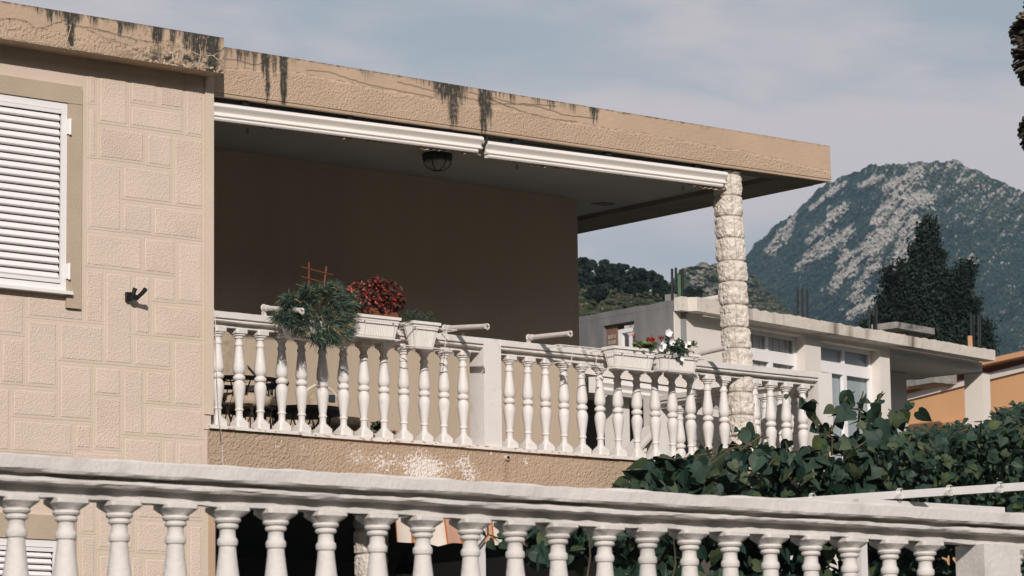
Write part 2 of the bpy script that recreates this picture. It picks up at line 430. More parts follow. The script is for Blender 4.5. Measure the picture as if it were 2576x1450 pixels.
patch('mountain', 'mountain', 1500, 4700, MT, 1640, 620, 1500, 595, 500, 42, 9, mt_attr, mt_relief, True)
def mh_attr(px, py, v):
    n1 = fn(px / 22, py / 9, 4.4, 5); n2 = fn(px / 6.0, py / 5.0, 9.1, 3)
    r = max(0, min(1, (n1 * .7 + n2 * .5 + .18 - abs(px - 1775) / 260) * 3)); return (r, 1, max(0, min(1, n2 + .2)))
patch('hill', 'mid_hill', 1650, 2100, [(1650, 740), (1690, 705), (1715, 676), (1745, 668), (1800, 664), (1850, 672), (1900, 700), (1960, 760), (2100, 850)], 930, 480, 700, 220, 120, 16, 7, mh_attr,
      lambda px, py, v: fn(px / 40, py / 16, 2, 5) + fn(px / 8, py / 6, 3, 3) * .3)
def nh_attr(px, py, v):
    n2 = fn(px / 26.0, py / 8.0, 3.1, 5); return (max(0, min(1, fn(px / 10, py / 7, 7, 3) * 2 - .7)), 1, max(0, min(1, n2 * 2.2 + .35 - abs(py - 765) / 80)))
NH = [(1300, 690), (1457, 708), (1530, 722), (1600, 728), (1680, 738), (1740, 750), (1800, 770), (1900, 810)]
patch('hillside', 'near_hill', 1300, 1900, NH, 900, 130, 215, 200, 60, 5, 3, nh_attr, lambda px, py, v: fn(px / 40, py / 16, 2, 5) + fn(px / 8, py / 6, 3, 3) * .3)

# ================================================================ TREES on the near hill
def leafcloud(mb, c, r, n, size, mi=(0,), flat=1.0, squash=(1, 1, 1), shell=.35):
    for _ in range(n):
        d = V((random.gauss(0, 1), random.gauss(0, 1), random.gauss(0, 1))).normalized()
        p = V(c) + V((d.x * squash[0], d.y * squash[1], d.z * squash[2])) * r * (shell + (1 - shell) * random.random() ** .5)
        leafquad(mb, p, size * rnd(.6, 1.35), mi[random.randrange(len(mi))], d)
def leafquad(mb, p, s, mi, d=None):
    a = V((random.gauss(0, 1), random.gauss(0, 1), random.gauss(0, 1)))
    if d is not None: a = a + d * 1.0
    n = a.normalized(); t = n.cross(V((rnd(-1, 1), rnd(-1, 1), rnd(-1, 1)))).normalized(); b = n.cross(t)
    mb.add([p - t * s * .5, p + b * s * .38 + n * s * .12, p + t * s * .5, p - b * s * .38 + n * s * .12], [(0, 1, 2, 3)], mi)
tree_specs = [  # px centre, px crown centre y, crown radius px(x,y), depth, label
    (1462, 675, 34, 34, 205, 'pale feathery tree at the left end of the wooded ridge, beside the dark balcony wall'),
    (1512, 688, 44, 38, 190, 'tallest dark round tree of the wooded ridge, leafy down to its pale trunk'),
    (1553, 690, 36, 30, 200, 'broad dark tree in the middle of the wooded ridge'),
    (1592, 700, 36, 30, 195, 'dark tree right of the middle of the wooded ridge, with a thin trunk showing'),
    (1642, 706, 32, 26, 205, 'loose rounded tree at the right end of the wooded ridge'),
    (1500, 735, 26, 15, 165, 'low shrubby tree at the foot of the wooded ridge, on the dry grass'),
    (1684, 735, 26, 17, 200, 'small dark tree behind the iron bars, right of the wooded ridge'),
    (1738, 740, 30, 14, 195, 'low dark tree just above the neighbour roof pipe')]
for k, (px, py, rx, ry, d, lab) in enumerate(tree_specs):
    c = atd(px, py, d); sc_ = d / FPX; base = atd(px + rnd(-4, 4), py + ry + 26, d)
    t = thing('tree', base, lab, 'tree', 'trees on the hill behind the neighbour')
    mb = MB()
    for q in range(30):
        a = rnd(0, 6.28); rr = rnd(.1, 1.0)
        cc = c + V((math.cos(a) * rr * rx * sc_ , math.sin(a) * rr * rx * sc_, rnd(-1.25, .8) * ry * sc_ * (1 - rr * .45)))
        leafcloud(mb, cc, rx * sc_ * rnd(.16, .36), 130 if k else 80, .24, (0, 0, 1), squash=(1, 1, .75), shell=.4)
    mb.build('crown', ['conifer', 'conifer_b'], t)
    mb = MB(); q = c + V((0, 0, ry * sc_ * .3)); mb.tube([base - V((0, 0, 1)), base.lerp(q, .5) + V((.15, 0, 0)), q], [.13, .10, .04], 6)
    for s_ in (-1, 1): mb.tube([base.lerp(q, .45), base.lerp(q, .7) + V((s_ * rx * sc_ * .4, 0, .1)), q + V((s_ * rx * sc_ * .6, 0, .1))], [.07, .05, .02], 5)
    mb.build('trunk', 'bark', t)

# ================================================================ HOUSE
house = thing('house', (18.9, 26, GZ), 'tan and pink stucco house with a deep roofed balcony and dark stained roof edge', 'house')
XW = 15.70; XC0 = 15.785           # right end of the pink wall, corner
# pink wall with embossed ashlar blocks
wl = MB(); wl.box(9, XW, YF, 30, -1.6, 6.00)
def z1(x, y): return aty(x * .4337, y * .4337, YF)
def z2(x, y): return aty(x * .4337, 566 + y * .4337, YF)
def z5(x, y): return aty(x * .3662, 1132 + y * .3662, YF)
BL = [(z1, 505, 350, 562, 613), (z1, 505, 613, 562, 925), (z1, 568, 300, 745, 742), (z1, 750, 300, 915, 622), (z1, 920, 300, 1068, 645), (z1, 750, 602, 1068, 785),
      (z1, 1072, 300, 1182, 803), (z1, 568, 722, 840, 958), (z1, 845, 760, 1000, 983), (z1, 1005, 783, 1182, 1217), (z1, 508, 922, 705, 1352), (z1, 705, 950, 1000, 1195),
      (z1, 705, 1165, 885, 1368), (z1, 885, 1187, 1182, 1405), (z2, 490, 30, 828, 280), (z2, 828, 62, 1022, 302), (z2, 1025, 88, 1182, 470), (z2, 490, 250, 603, 580),
      (z2, 605, 262, 770, 825), (z2, 772, 282, 877, 648), (z2, 880, 292, 1024, 460), (z2, 882, 448, 1182, 675), (z2, 150, 400, 488, 572), (z2, -200, 380, 145, 650),
      (z2, 5, 645, 145, 935), (z2, 150, 540, 335, 950), (z2, 338, 558, 603, 812), (z2, 338, 795, 540, 1147), (z2, 542, 812, 705, 1000), (z2, 542, 988, 705, 1315),
      (z2, 707, 825, 835, 1228), (z2, 772, 640, 1000, 845), (z2, 1002, 660, 1182, 1065), (z2, 837, 835, 998, 1050), (z2, 837, 1040, 1182, 1250), (z2, -200, 620, 2, 930), (z2, -150, 925, 60, 1320),
      (z2, 65, 935, 335, 1135), (z2, 65, 1118, 425, 1345), (z2, 428, 1143, 537, 1312), (z2, 707, 1222, 940, 1450), (z2, 942, 1240, 1020, 1450), (z2, 1022, 1250, 1182, 1455),
      (z2, 428, 1302, 705, 1420), (z5, 545, 300, 660, 585), (z5, 665, 330, 925, 700), (z5, 930, 230, 1262, 500), (z5, 1265, 300, 1450, 495), (z5, 930, 480, 1272, 725),
      (z5, 1290, 505, 1450, 900), (z5, 545, 585, 660, 1000), (z5, 668, 705, 885, 1000), (z5, 890, 720, 980, 1000), (z5, 985, 730, 1285, 1000)]
for f_, xa, ya, xb, yb in BL:
    a = f_(xa, ya); b = f_(xb, yb); X0, X1, Z0, Z1 = a.x, b.x, b.z, a.z
    X1 = min(X1, XW - .004)
    if X1 - X0 < .05 or Z1 - Z0 < .05: continue
    def fr(i, d, bev, mi, x0=X0, x1=X1, z0=Z0, z1_=Z1, base=0.0):
        j = i + bev
        wl.hexa([(x0 + i, YF - base, z0 + i), (x1 - i, YF - base, z0 + i), (x1 - i, YF - base, z1_ - i), (x0 + i, YF - base, z1_ - i),
                 (x0 + j, YF - d, z0 + j), (x1 - j, YF - d, z0 + j), (x1 - j, YF - d, z1_ - j), (x0 + j, YF - d, z1_ - j)], mi)
    fr(.0018, .0022, .002, 0); fr(.024 + rnd(-.003, .003), .0052, .006, random.choice((1, 1, 2)), base=.0022)
wl.build('wall', ['pink_smooth', 'pink_rough', 'pink_rough_b'], house)
mb = MB(); mb.box(XW, XC0, YF - .018, 24.65, 3.17, 6.0); mb.box(XW, XC0 - .02, YF - .006, 24.65, 3.05, 3.168); mb.box(XW, XC0 - .04, YF + .002, 24.65, -1.6, 3.046)
mb.build('corner_strip', 'pink_smooth', house)

# ---- stains and cracks, drawn as wear on the plaster
def line_d(px, py, pts):
    best = 99
    for a, b in zip(pts, pts[1:]):
        if min(a[0], b[0]) - 6 < px < max(a[0], b[0]) + 6:
            best = min(best, seg_d(px, py, a, b))
    return best
def wob(pts, n=7, amp=2.5):
    out = []
    for a, b in zip(pts, pts[1:]):
        for k in range(n):
            t = k / n; x = a[0] + (b[0] - a[0]) * t; y = a[1] + (b[1] - a[1]) * t
            out.append((x, y + amp * fn(x * .15, y * .1, 3, 3)))
    return out + [pts[-1]]
M34 = M.inverted()
def topx(p):
    c = M34 @ p; return PCX + FPX * c.x / -c.z, PCY - FPX * c.y / -c.z
def streaks(px, v, S_):
    s = 0
    for x0, hw, ln, k in S_:
        w = hw * 1.5 * (1 - .35 * min(1, v / ln)) ; xx = px + 2.8 * fn(px * .12, v * 5, x0, 3)
        d = abs(xx - x0) / w
        if d < 1.6 and v < ln * 1.25:
            e = max(0, min(1, (1.4 - d) * 1.35)) * max(0, min(1, (ln * 1.15 + .30 * fn(px * .22, 0, x0, 2) - v) * 4)) * k
            s = max(s, e)
    return s
SL_ST = [(125, 7, .35, .9), (144, 4, .28, .7), (180, 17, .34, 1), (178, 7, .98, .95), (184, 12, .2, .9), (240, 5, .34, .75), (303, 5, .42, .9), (325, 14, .28, .75), (396, 11, .52, .95), (400, 6, .95, .5), (435, 6, .5, .8), (470, 8, .55, .85), (497, 14, .72, .85), (515, 9, .55, .8), (535, 12, 1.0, 1),
         (549, 5, .3, .5), (80, 5, .13, .5), (270, 8, .15, .5), (360, 7, .2, .5), (104, 4, .2, .5)]
SL_CR = [wob([(0, 50), (30, 49), (68, 56), (92, 75), (120, 68), (165, 52)]), wob([(165, 62), (230, 72), (300, 90), (345, 102), (380, 108), (396, 112), (430, 118), (470, 122), (500, 138), (540, 140)]),
         wob([(172, 40), (178, 70), (168, 100)]), wob([(392, 88), (388, 112), (396, 125)]), wob([(500, 100), (506, 138), (500, 158)]), wob([(430, 100), (436, 150)]), wob([(190, 66), (210, 70), (260, 96), (330, 118)]), wob([(520, 130), (548, 150), (562, 165)]), wob([(540, 138), (566, 122)])]
sb = MB()
YS = 22.11
sx1 = 15.735
def slabf(p, u, v):
    px, py = topx(p); h = 1 - v
    n2 = fn(px * .11, py * .12, 2, 4)
    s = streaks(px, h, SL_ST)
    s = s * max(0, min(1, .92 + n2 * .35 + fn(px * .4, py * .05, 4, 3) * .7))
    low = max(0, min(1, (h - .50) * 4)) * max(0, min(1, (px - 270) / 170)) * max(0, min(1, (566 - px) / 12))
    s = max(s, low * max(0, min(1, .42 + fn(px * .05, py * .07, 9, 3) * 1.6 + fn(px * .45, py * .3, 4, 3) * .8)))
    s = max(s, max(0, 1 - h * 3.2) * max(0, min(1, (px - 455) / 40)) * max(0, min(1, (560 - px) / 12)) * max(0, min(1, .75 + n2)))
    s = max(s, max(0, min(1, (.08 - h) * 9 + n2 * .7)) * .7, max(0, min(1, (h - .93) * 12)) * .5)
    s = max(s, .35 * max(0, min(1, n2 * 2.2 - .3)) * max(0, min(1, (px - 200) / 200)))
    fs_ = max(0, fn(px * .3, py * .02, 5, 3)); ln_ = .06 + .5 * max(0, fn(px * .028, 1, 2, 3))
    s = max(s, max(0, min(1, (ln_ - h) * 5)) * min(1, .15 + fs_ * 2.2) * .8)
    c = min(line_d(px, py, L_) for L_ in SL_CR)
    ck = max(0, 1 - c / 2.3)
    s = max(s, .5 * max(0, 1 - c / 5) * max(0, min(1, .4 + n2)))
    g_ = .04 + .8 * max(0, min(1, (h - .62 + n2 * .3) * 6))
    return (min(1, s * 1.35), g_ * .8, ck, .001 * n2 - (.003 * ck))
P0 = aty(-160, 0, YS).x
sheet(sb, (P0, YS, 5.953), (sx1, YS, 5.953), (P0, YS, 6.252), (sx1, YS, 6.252), 620, 54, slabf)
sb.hexa([(9, YS + .02, 5.957), (sx1 - .003, YS + .02, 5.957), (sx1 - .003, 31, 5.957), (9, 31, 5.957), (9, YS + .02, 6.248), (sx1 - .003, YS + .02, 6.248), (sx1 - .003, 31, 6.248), (9, 31, 6.248)])
sb.hexa([(P0, YS, 5.9535), (sx1, YS, 5.9535), (sx1, YS + .021, 5.9535), (P0, YS + .021, 5.9535), (P0, YS + .0035, 6.2515), (sx1, YS + .0035, 6.2515), (sx1, YS + .021, 6.2515), (P0, YS + .021, 6.2515)])
sb.build('roof_slab', 'fascia', house)

CA_ST = [(545, 16, .5, .8), (560, 9, .3, .7), (602, 6, .3, .75), (620, 7, .28, .8), (640, 6, .32, .7), (668, 8, .5, 1), (672, 4, .95, .8), (690, 5, .42, .7), (713, 6.5, 1.0, 1), (740, 5, .15, .5),
         (1102, 10, .35, .8), (1132, 26, .42, 1), (1140, 10, .92, .75), (1170, 6, .3, .6), (1215, 8, .95, .95), (1226, 9, .7, .8), (1250, 20, .12, .7), (1290, 6, .22, .8), (1350, 9, .16, .8), (1386, 8, .2, .8), (1440, 6, .22, .8),
         (1495, 8, .33, .9), (1560, 8, .06, .8), (1120, 60, .10, .9), (1000, 40, .05, .6)]
CA_CR = [wob([(568, 150), (600, 152), (640, 165), (668, 158), (690, 152)]), wob([(770, 176), (830, 182), (880, 200), (930, 214), (1000, 228), (1090, 246)]), wob([(1000, 206), (1060, 222), (1140, 240), (1200, 252), (1240, 262), (1330, 262), (1400, 268)]),
         wob([(1230, 250), (1290, 272), (1340, 290), (1390, 300), (1450, 306)]), wob([(668, 130), (676, 170), (668, 200), (676, 240)]), wob([(1150, 235), (1128, 262)]), wob([(1240, 246), (1300, 262), (1360, 270), (1420, 290), (1500, 300)]), wob([(1180, 232), (1230, 246), (1280, 270)]), wob([(600, 128), (606, 152)])]
def rough_line(px): return interp([(530, .45), (600, .40), (760, .28), (900, .34), (1080, .40), (1300, .38), (1500, .45), (1700, .47), (1850, .5), (2000, .62), (2090, .7)], px)
def canf(p, u, v):
    px, py = topx(p); h = 1 - v
    n2 = fn(px * .09, py * .12, 7, 4)
    s = streaks(px, h, CA_ST) * max(0, min(1, .92 + n2 * .35 + fn(px * .4, py * .05, 4, 3) * .7))
    s = max(s, max(0, min(1, (.035 - h) * 20 + n2 * .8)) * .75 * (1 if px < 1750 else .45), max(0, min(1, (h - .965) * 20)) * .5)
    fs_ = max(0, fn(px * .3, py * .02, 5, 3)); ln_ = .04 + .42 * max(0, fn(px * .02, 6, 2, 3)) * (1 if px < 1550 else .5)
    s = max(s, max(0, min(1, (ln_ - h) * 5)) * min(1, .12 + fs_ * 2.0) * .6)
    c = min(line_d(px, py, L_) for L_ in CA_CR); ck = max(0, 1 - c / 2.1) * .9
    rl = rough_line(px) + .05 * fn(px * .02, 2, 3, 4)
    g_ = max(0, min(1, (h - rl) * 25)) * (1 if h < .93 else .15)
    edge = max(0, 1 - abs(h - rl) * 45) * max(0, min(1, .4 + n2 * 2)) * .7
    return (min(1, s * 1.3), g_ * .8 + .02, max(ck, edge), .005 * g_ + .001 * n2)
cb = MB()
A0, A1, A2, A3 = (15.74, YF, 5.816), (23.03, YF, 5.890), (15.74, YF, 6.242), (23.03, YF, 6.243)
sheet(cb, A0, A1, A2, A3, 1150, 66, canf)
cb.hexa([(15.74, YF, 5.8165), (23.03, YF, 5.8905), (23.03, YF + .03, 5.8905), (15.74, YF + .03, 5.8165), (15.74, YF + .004, 6.2415), (23.03, YF + .004, 6.2415), (23.03, YF + .03, 6.2415), (15.74, YF + .03, 6.2415)])
cb.box(9, 23.027, YF + .031, 32, 5.96, 6.236)
cb.build('canopy', 'fascia', house)
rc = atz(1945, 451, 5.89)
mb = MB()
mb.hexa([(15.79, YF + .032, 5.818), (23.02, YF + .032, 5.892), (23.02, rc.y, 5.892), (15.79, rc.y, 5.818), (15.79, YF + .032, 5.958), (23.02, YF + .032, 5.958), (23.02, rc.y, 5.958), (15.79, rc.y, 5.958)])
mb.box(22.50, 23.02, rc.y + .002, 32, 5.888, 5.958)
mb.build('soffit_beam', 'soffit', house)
mb = MB(); mb.box(15.79, 22.498, rc.y + .002, 31.9, 5.936, 5.957); mb.build('ceiling', 'ceiling', house)
# damp hole in the ceiling
hp = atz(1520, 512, 5.936)
mb = MB()
for k in range(5):
    a = rnd(0, 3.14); c = hp + V((rnd(-.05, .05), rnd(-.05, .05), -.003))
    mb.box(c.x - rnd(.04, .12), c.x + rnd(.04, .12), c.y - .03, c.y + .03, 5.926 + k * .001, 5.935)
mb.build('ceiling_patch', 'soffit', house)
# back wall and rooms behind
mb = MB(); mb.box(15.787, 21.814, 24.65, 31.5, 2.99, 5.934); mb.build('back_wall', 'back_wall', house)
mb = MB(); mb.box(11, 27, 28.6, 32, -1.6, 2.97); mb.build('ground_floor_wall', 'room_shade', house)
mb = MB(); mb.box(XC0, XC0 + .12, YF + .12, 28.5, -1.6, 2.48); mb.build('side_wall', 'room_shade', house)
mb = MB(); mb.box(15.75, 22.95, YF + .13, 28.59, 2.60, 2.986); mb.build('balcony_floor', 'floor_tile', house)
# front beam below the balustrade
def beamf(p, u, v):
    px, py = topx(p)
    n1 = fn(px * .03, py * .04, 3, 4); n2 = fn(px * .16, py * .16, 6, 3)
    w = 0
    for x0, y0, r, k in ((895, 1150, 26, .75), (965, 1163, 38, .85), (1050, 1165, 42, 1.15), (1100, 1182, 34, 1), (1060, 1190, 40, .8), (1165, 1165, 26, 1), (1185, 1195, 24, 1.1), (1045, 1210, 30, .5), (760, 1130, 14, .5), (700, 1120, 22, .45), (1324, 1160, 12, .7), (650, 1100, 30, .35), (1240, 1140, 8, .8)):
        d = math.hypot((px - x0) / 1.25, py - y0) / r
        if d < 1.6: w += max(0, k * (1.15 - d))
    fl = max(0, min(1, (w * .80 + n2 * 1.25 * min(1, w * 2.2) + fn(px * .4, py * .4, 3, 2) * .5 * min(1, w * 2.2) - .62) * 6))
    st = .8 * max(0, 1 - abs(px - 1273 + n2 * 8) / 8) * (1 if py > 1160 else 0) + .5 * max(0, min(1, (.05 - (1 - v)) * 12))
    gr = max(.35, min(1, 1.1 - .6 * max(0, 1 - abs(px - 1400) / 260) * max(0, 1 - (1 - v) * 3)))
    return (min(1, st), gr, fl, .004 * fn(px * .12, py * .12, 1, 3) - .002 * fl)
bb = MB(); bx0 = 15.735
sheet(bb, (bx0, YF, 2.47), (22.95, YF, 2.47), (bx0, YF, 3.052), (22.95, YF, 3.052), 900, 74, beamf)
bb.box(bx0 + .002, 22.948, YF + .008, YF + .12, 2.472, 3.05)
bb.build('balcony_beam', 'beam', house)
mb = MB(); mb.box(22.83, 22.95, YF + .121, 24.9, 2.472, 3.05); mb.build('side_beam', 'tan_plain', house)
mb = MB(); mb.box(bx0 - .03, XC0 + .03, YF + .004, YF + .119, -1.6, 2.469); mb.build('lower_corner', 'tan_plain', house)
# drain stub
dp = aty(1273, 1151, YF)
mb = MB(); mb.tube([dp + V((0, .1, 0)), dp + V((0, -.03, -.004))], .021, 14); o = mb.build('drain_pipe', 'grey_tube', house)
mb = MB(); mb.tube([dp + V((0, -.025, -.003)), dp + V((0, -.034, -.005))], .015, 14); mb.build('drain_pipe_hole', 'black', o)

# stone columns
def stone_column(ptop, pbot, ztop, zbot, rad, name='stone_column', course=.207, z0c=0):
    mb = MB(); nth = 88; vs = []; cs = []
    nc = int((ztop - zbot) / course) + 1; per = 15; rows = []
    z = zbot
    for c in range(nc):
        h = course * rnd(.94, 1.06)
        off = rnd(-.004, .004); jn = [rnd(0, .7) + k * 6.283 / 5 + rnd(-.15, .15) for k in range(5)]; sd = rnd(0, 99); br = rnd(.98, 1.04)
        for j in range(per + (1 if c == nc - 1 else 0)):
            t = j / per; zz = z + h * t
            if zz > ztop: break
            bul = max(0, 1 - abs(2 * t - 1) ** 7) ** .7
            for k in range(nth):
                a = 2 * math.pi * k / nth
                n1 = fn(math.cos(a) * 2.4 + sd, math.sin(a) * 2.4, zz * 17, 5); n2 = abs(fn(math.cos(a) * 3.0 + sd + 9, math.sin(a) * 3.0, zz * 24 + math.cos(a) * 3, 3))
                m = min(abs((a - q + 3.1416) % 6.2832 - 3.1416) for q in jn)
                mort = max(0, 1 - m / .075) ; edge = 1 - bul
                r = rad * br * (.87 + .13 * bul) * (1 + .045 * math.cos(4 * (a - .7))) + n1 * .013 * bul + (n2 - .2) * .012 * bul - .009 * mort + off * math.cos(a)
                u = (zz - pbot.z) / (ptop.z - pbot.z); c0 = pbot.lerp(ptop, u)
                vs.append((c0.x + r * math.cos(a), c0.y + r * math.sin(a), zz))
                cs.append((max(0, n1 * 1.2 - .15), 1, max(mort * .8, max(0, edge * 1.4 - .55))))
            rows.append(1)
        z += h
    nr = len(rows)
    fs = [(j * nth + k, j * nth + (k + 1) % nth, (j + 1) * nth + (k + 1) % nth, (j + 1) * nth + k) for j in range(nr - 1) for k in range(nth)]
    fs += [tuple(range(nth - 1, -1, -1)), tuple((nr - 1) * nth + k for k in range(nth))]
    mb.c = cs; mb.add(vs, fs); return mb.build(name, 'stone', house)
cy_ = 22.505
ct = aty(1836, 585, cy_); cbm = aty(1857, 950, cy_)
stone_column(ct, cbm, 5.875, GZ - .1, .128)
q1 = aty(931, 1290, cy_); q2 = aty(934, 1440, cy_)
stone_column(q1, q2, 2.52, GZ - .1, .135)

# shuttered windows
def window(px0, py0, px1, py1, trim, nslat, tlabel):
    a = aty(px0, py0, YF); b = aty(px1, py1, YF); x0, x1 = a.x, b.x
    zt, zb = a.z, b.z
    tr = MB(); tx, tt, tb = trim
    # surround: top band, side band
    tr.box(x0 - .3, tx, YF - .035, YF + .01, zt + .004, tt); tr.box(x1 + .002, tx, YF - .035, YF + .01, tb, zt + .0)
    tr.build('window_surround', 'tan_trim', house)
    w = MB(); fw = .055
    w.box(x0, x1, YF - .022, YF + .01, zt - fw, zt); w.box(x0, x1, YF - .022, YF + .01, zb, zb + fw)
    w.box(x1 - fw, x1, YF - .022, YF + .01, zb + fw, zt - fw); w.box(x0, x0 + fw, YF - .022, YF + .01, zb + fw, zt - fw)
    # sash frame
    sx0, sx1, st, sbm = x0 + fw + .006, x1 - fw - .006, zt - fw - .006, zb + fw + .006
    fo = w.build('window', 'pvc', house)
    sw = .03
    s = MB(); s.box(sx0, sx1, YF - .034, YF - .010, st - sw, st); s.build('shutter_rail', 'pvc', fo)
    s = MB(); s.box(sx0, sx1, YF - .034, YF - .010, sbm, sbm + sw); s.build('shutter_rail', 'pvc', fo)
    d = MB(); d.box(x0 + fw, x1 - fw, YF - .004, YF + .008, zb + fw, zt - fw); d.build('shadow_board', 'black', fo)
    sl_ = MB(); H = (st - sw) - (sbm + sw); p = H / nslat
    for k in range(nslat):
        z = sbm + sw + p * k
        prof = [(-.004, 0), (-.028, .004), (-.033, .012), (-.012, p * .82), (-.004, p * .86)]
        sl_.extr([(q[0], q[1]) for q in prof], (sx0, YF - .003, z), (sx1 - .012, YF - .003, z), (0, 1, 0))
    sl_.build('louvre_slats', 'pvc', fo)
    for zz in (zt - .19, zb + .16):
        h = MB(); h.box(x1 - .012, x1 + .022, YF - .05, YF - .036, zz - .06, zz + .06); h.tube([(x1 + .012, YF - .052, zz - .065), (x1 + .012, YF - .052, zz + .065)], .010, 8); h.build('hinge', 'pvc', fo)
    sl2 = MB(); sl2.box(x0 - .3, x1 + .035, YF - .075, YF + .005, zb - .028, zb - .002); sl2.build('sill', 'pvc', fo)
    return fo
wt = aty(208, 219, YF - .035); wb_ = aty(208, 778, YF - .035)
p_ = aty(-420, 0, YF)
window(-420, 177, 162, 735, (wt.x, wt.z, wb_.z), 22, '')
lt = aty(192, 1300, YF - .035)
window(-420, 1362 - 560 * .05, 141, 1900, (lt.x, lt.z, -0.6), 30, '')
for o in [q for q in bpy.data.objects if q.name.startswith('window') and q.parent == house]: pass

# ================================================================ BALUSTRADES
BP = [(.060, 0, 1), (.060, .050, 1), (.052, .054, 1), (.051, .068, .9), (.043, .071, .7), (.042, .084, .5), (.036, .087, .2), (.030, .092), (.027, .105), (.026, .135), (.0275, .146), (.033, .149), (.035, .156), (.033, .163), (.028, .167),
      (.029, .185), (.0345, .225), (.042, .275), (.0475, .318), (.049, .338), (.0475, .358), (.042, .378), (.034, .390), (.0325, .396), (.040, .400), (.0465, .408), (.0485, .419), (.0465, .430), (.040, .438), (.0325, .443), (.032, .449),
      (.039, .456), (.0455, .470), (.048, .490), (.047, .512), (.0425, .555), (.036, .605), (.0305, .655), (.0285, .680), (.033, .684), (.0355, .694), (.034, .706), (.028, .714), (.0265, .735), (.028, .742), (.035, .745), (.0375, .751), (.035, .760),
      (.034, .763), (.042, .766), (.0455, .773), (.043, .781), (.044, .784, .2), (.052, .795, .8), (.060, .805, 1), (.060, .82, 1)]
RP = [(-.045, 0), (-.045, .033), (-.082, .036), (-.092, .041), (-.095, .048), (-.090, .056), (-.080, .060), (-.080, .068), (-.104, .070), (-.106, .118), (-.098, .122), (.098, .122), (.106, .118), (.104, .07), (.08, .068), (.08, .06), (.092, .056), (.092, .041), (.045, .034), (.045, 0)]
BPB = [(.058, 0, 1), (.058, .052, 1), (.0485, .055, .9), (.0475, .068, .8), (.040, .071, .6), (.039, .083, .4), (.031, .088, .1), (.027, .097)] + [q for q in BP if .1 < q[1] < .745] + [(.036, .748), (.0375, .754), (.036, .762), (.037, .765, .3), (.0455, .768, .5), (.046, .779, .6), (.054, .784, 1), (.055, .82, 1)]
balm = MB(); balm.loft(BPB, (0, 0, 0), 24, rscale=1.07)
def make_balustrade(p0, p1, zb, xs_, root, material, posts, segs, jit, name='baluster', first=None, sillw=None, hs=1.0):
    d = (p1 - p0); d.z = 0; d.normalize(); side = V((-d.y, d.x, 0))
    if first is None:
        first = balm.build(name, material, root, smooth='auto'); me = first.data
        ids = [first]
    else: me = first.data; ids = []
    ang = math.atan2(d.y, d.x)
    for i, s in enumerate(xs_):
        o = ids[0] if (i == 0 and ids) else bpy.data.objects.new('baluster', me)
        if not (i == 0 and ids): COL.objects.link(o)
        o.parent = root; o.matrix_parent_inverse = Matrix.Translation(-V(root.location))
        q = p0 + d * s; o.location = (q.x, q.y, zb); o.rotation_euler = (rnd(-.006, .006), rnd(-.006, .006), ang + rnd(-.05, .05)); o.scale = (hs, hs, hs)
    return first, d, side

# --- balcony balustrade
br = thing('balustrade', (19.3, 22.44, 3.05), 'white balustrade with turned balusters around the roofed balcony, flower boxes hung on it', 'balustrade')
YB = 22.44
bx = [aty(px, 1000, YB).x for px in (548, 602, 655, 709, 759, 812, 864, 915, 966, 1016, 1067, 1116, 1165)] + [aty(px, 1000, YB).x for px in (1281, 1327, 1372, 1418, 1464, 1509, 1554, 1601, 1647, 1691, 1736, 1780, 1821)] + [aty(px, 1000, YB).x for px in (1899, 1938, 1977, 2018)]
first, d_, s_ = make_balustrade(V((0, YB, 0)), V((1, YB, 0)), 3.088, bx, br, 'white_paint', None, None, 0)
RZ = 3.908
def rail_piece(p0, p1, nseg, jit, root, material, name='handrail', jz=0, prof=RP):
    d = (p1 - p0).normalized(); mb = MB(); mb.extr(prof, p0, p1, V((0, 0, 1)).cross(d), nseg, jit, jz=jz); return mb.build(name, material, root)
px0, px1 = 18.66, 18.86; ex0, ex1 = 22.79, 22.975
rail_piece(V((XC0 + .002, YB, RZ)), V((px0 - .001, YB, RZ)), 120, .003, br, 'white_paint')
rail_piece(V((px1 + .001, YB, RZ)), V((ex0 - .001, YB, RZ)), 150, .003, br, 'white_paint')
mb = MB(); mb.box(px0, px1, YB - .095, YB + .095, 3.088, 4.032); mb.build('post', 'white_paint', br)
mb = MB(); mb.box(ex0, ex1, YB - .095, YB + .10, 3.088, 4.034); mb.build('post', 'white_paint', br)
si = MB(); xx = XC0 - .045; k = 0
while xx < 22.97:
    w = min(rnd(.80, .95), 22.975 - xx)
    dz = rnd(-.003, .003)
    si.box(xx, xx + w - .003, YF - .032 + rnd(-.004, .004), YB + .12, 3.056 + dz, 3.086 + dz * .3); xx += w; k += 1
si.build('base_slabs', 'sill_paint', br)
# side return towards the back
XS = 22.88
ys_ = [22.76 + .2 * k for k in range(9)]
make_balustrade(V((XS, 0, 0)), V((XS, 1, 0)), 3.088, ys_, br, 'white_paint', None, None, 0, first=first)
rail_piece(V((XS, YB + .102, RZ)), V((XS, 24.60, RZ)), 40, .003, br, 'white_paint')
sp = MB(); sp.box(XS - .09, XS + .09, 24.602, 24.80, 2.99, 4.03); sp.build('post', 'white_paint', br)
sp = MB(); sp.box(XS - .1, XS + .1, YB + .13, 24.6, 3.056, 3.086); sp.build('base_slabs', 'sill_paint', br)
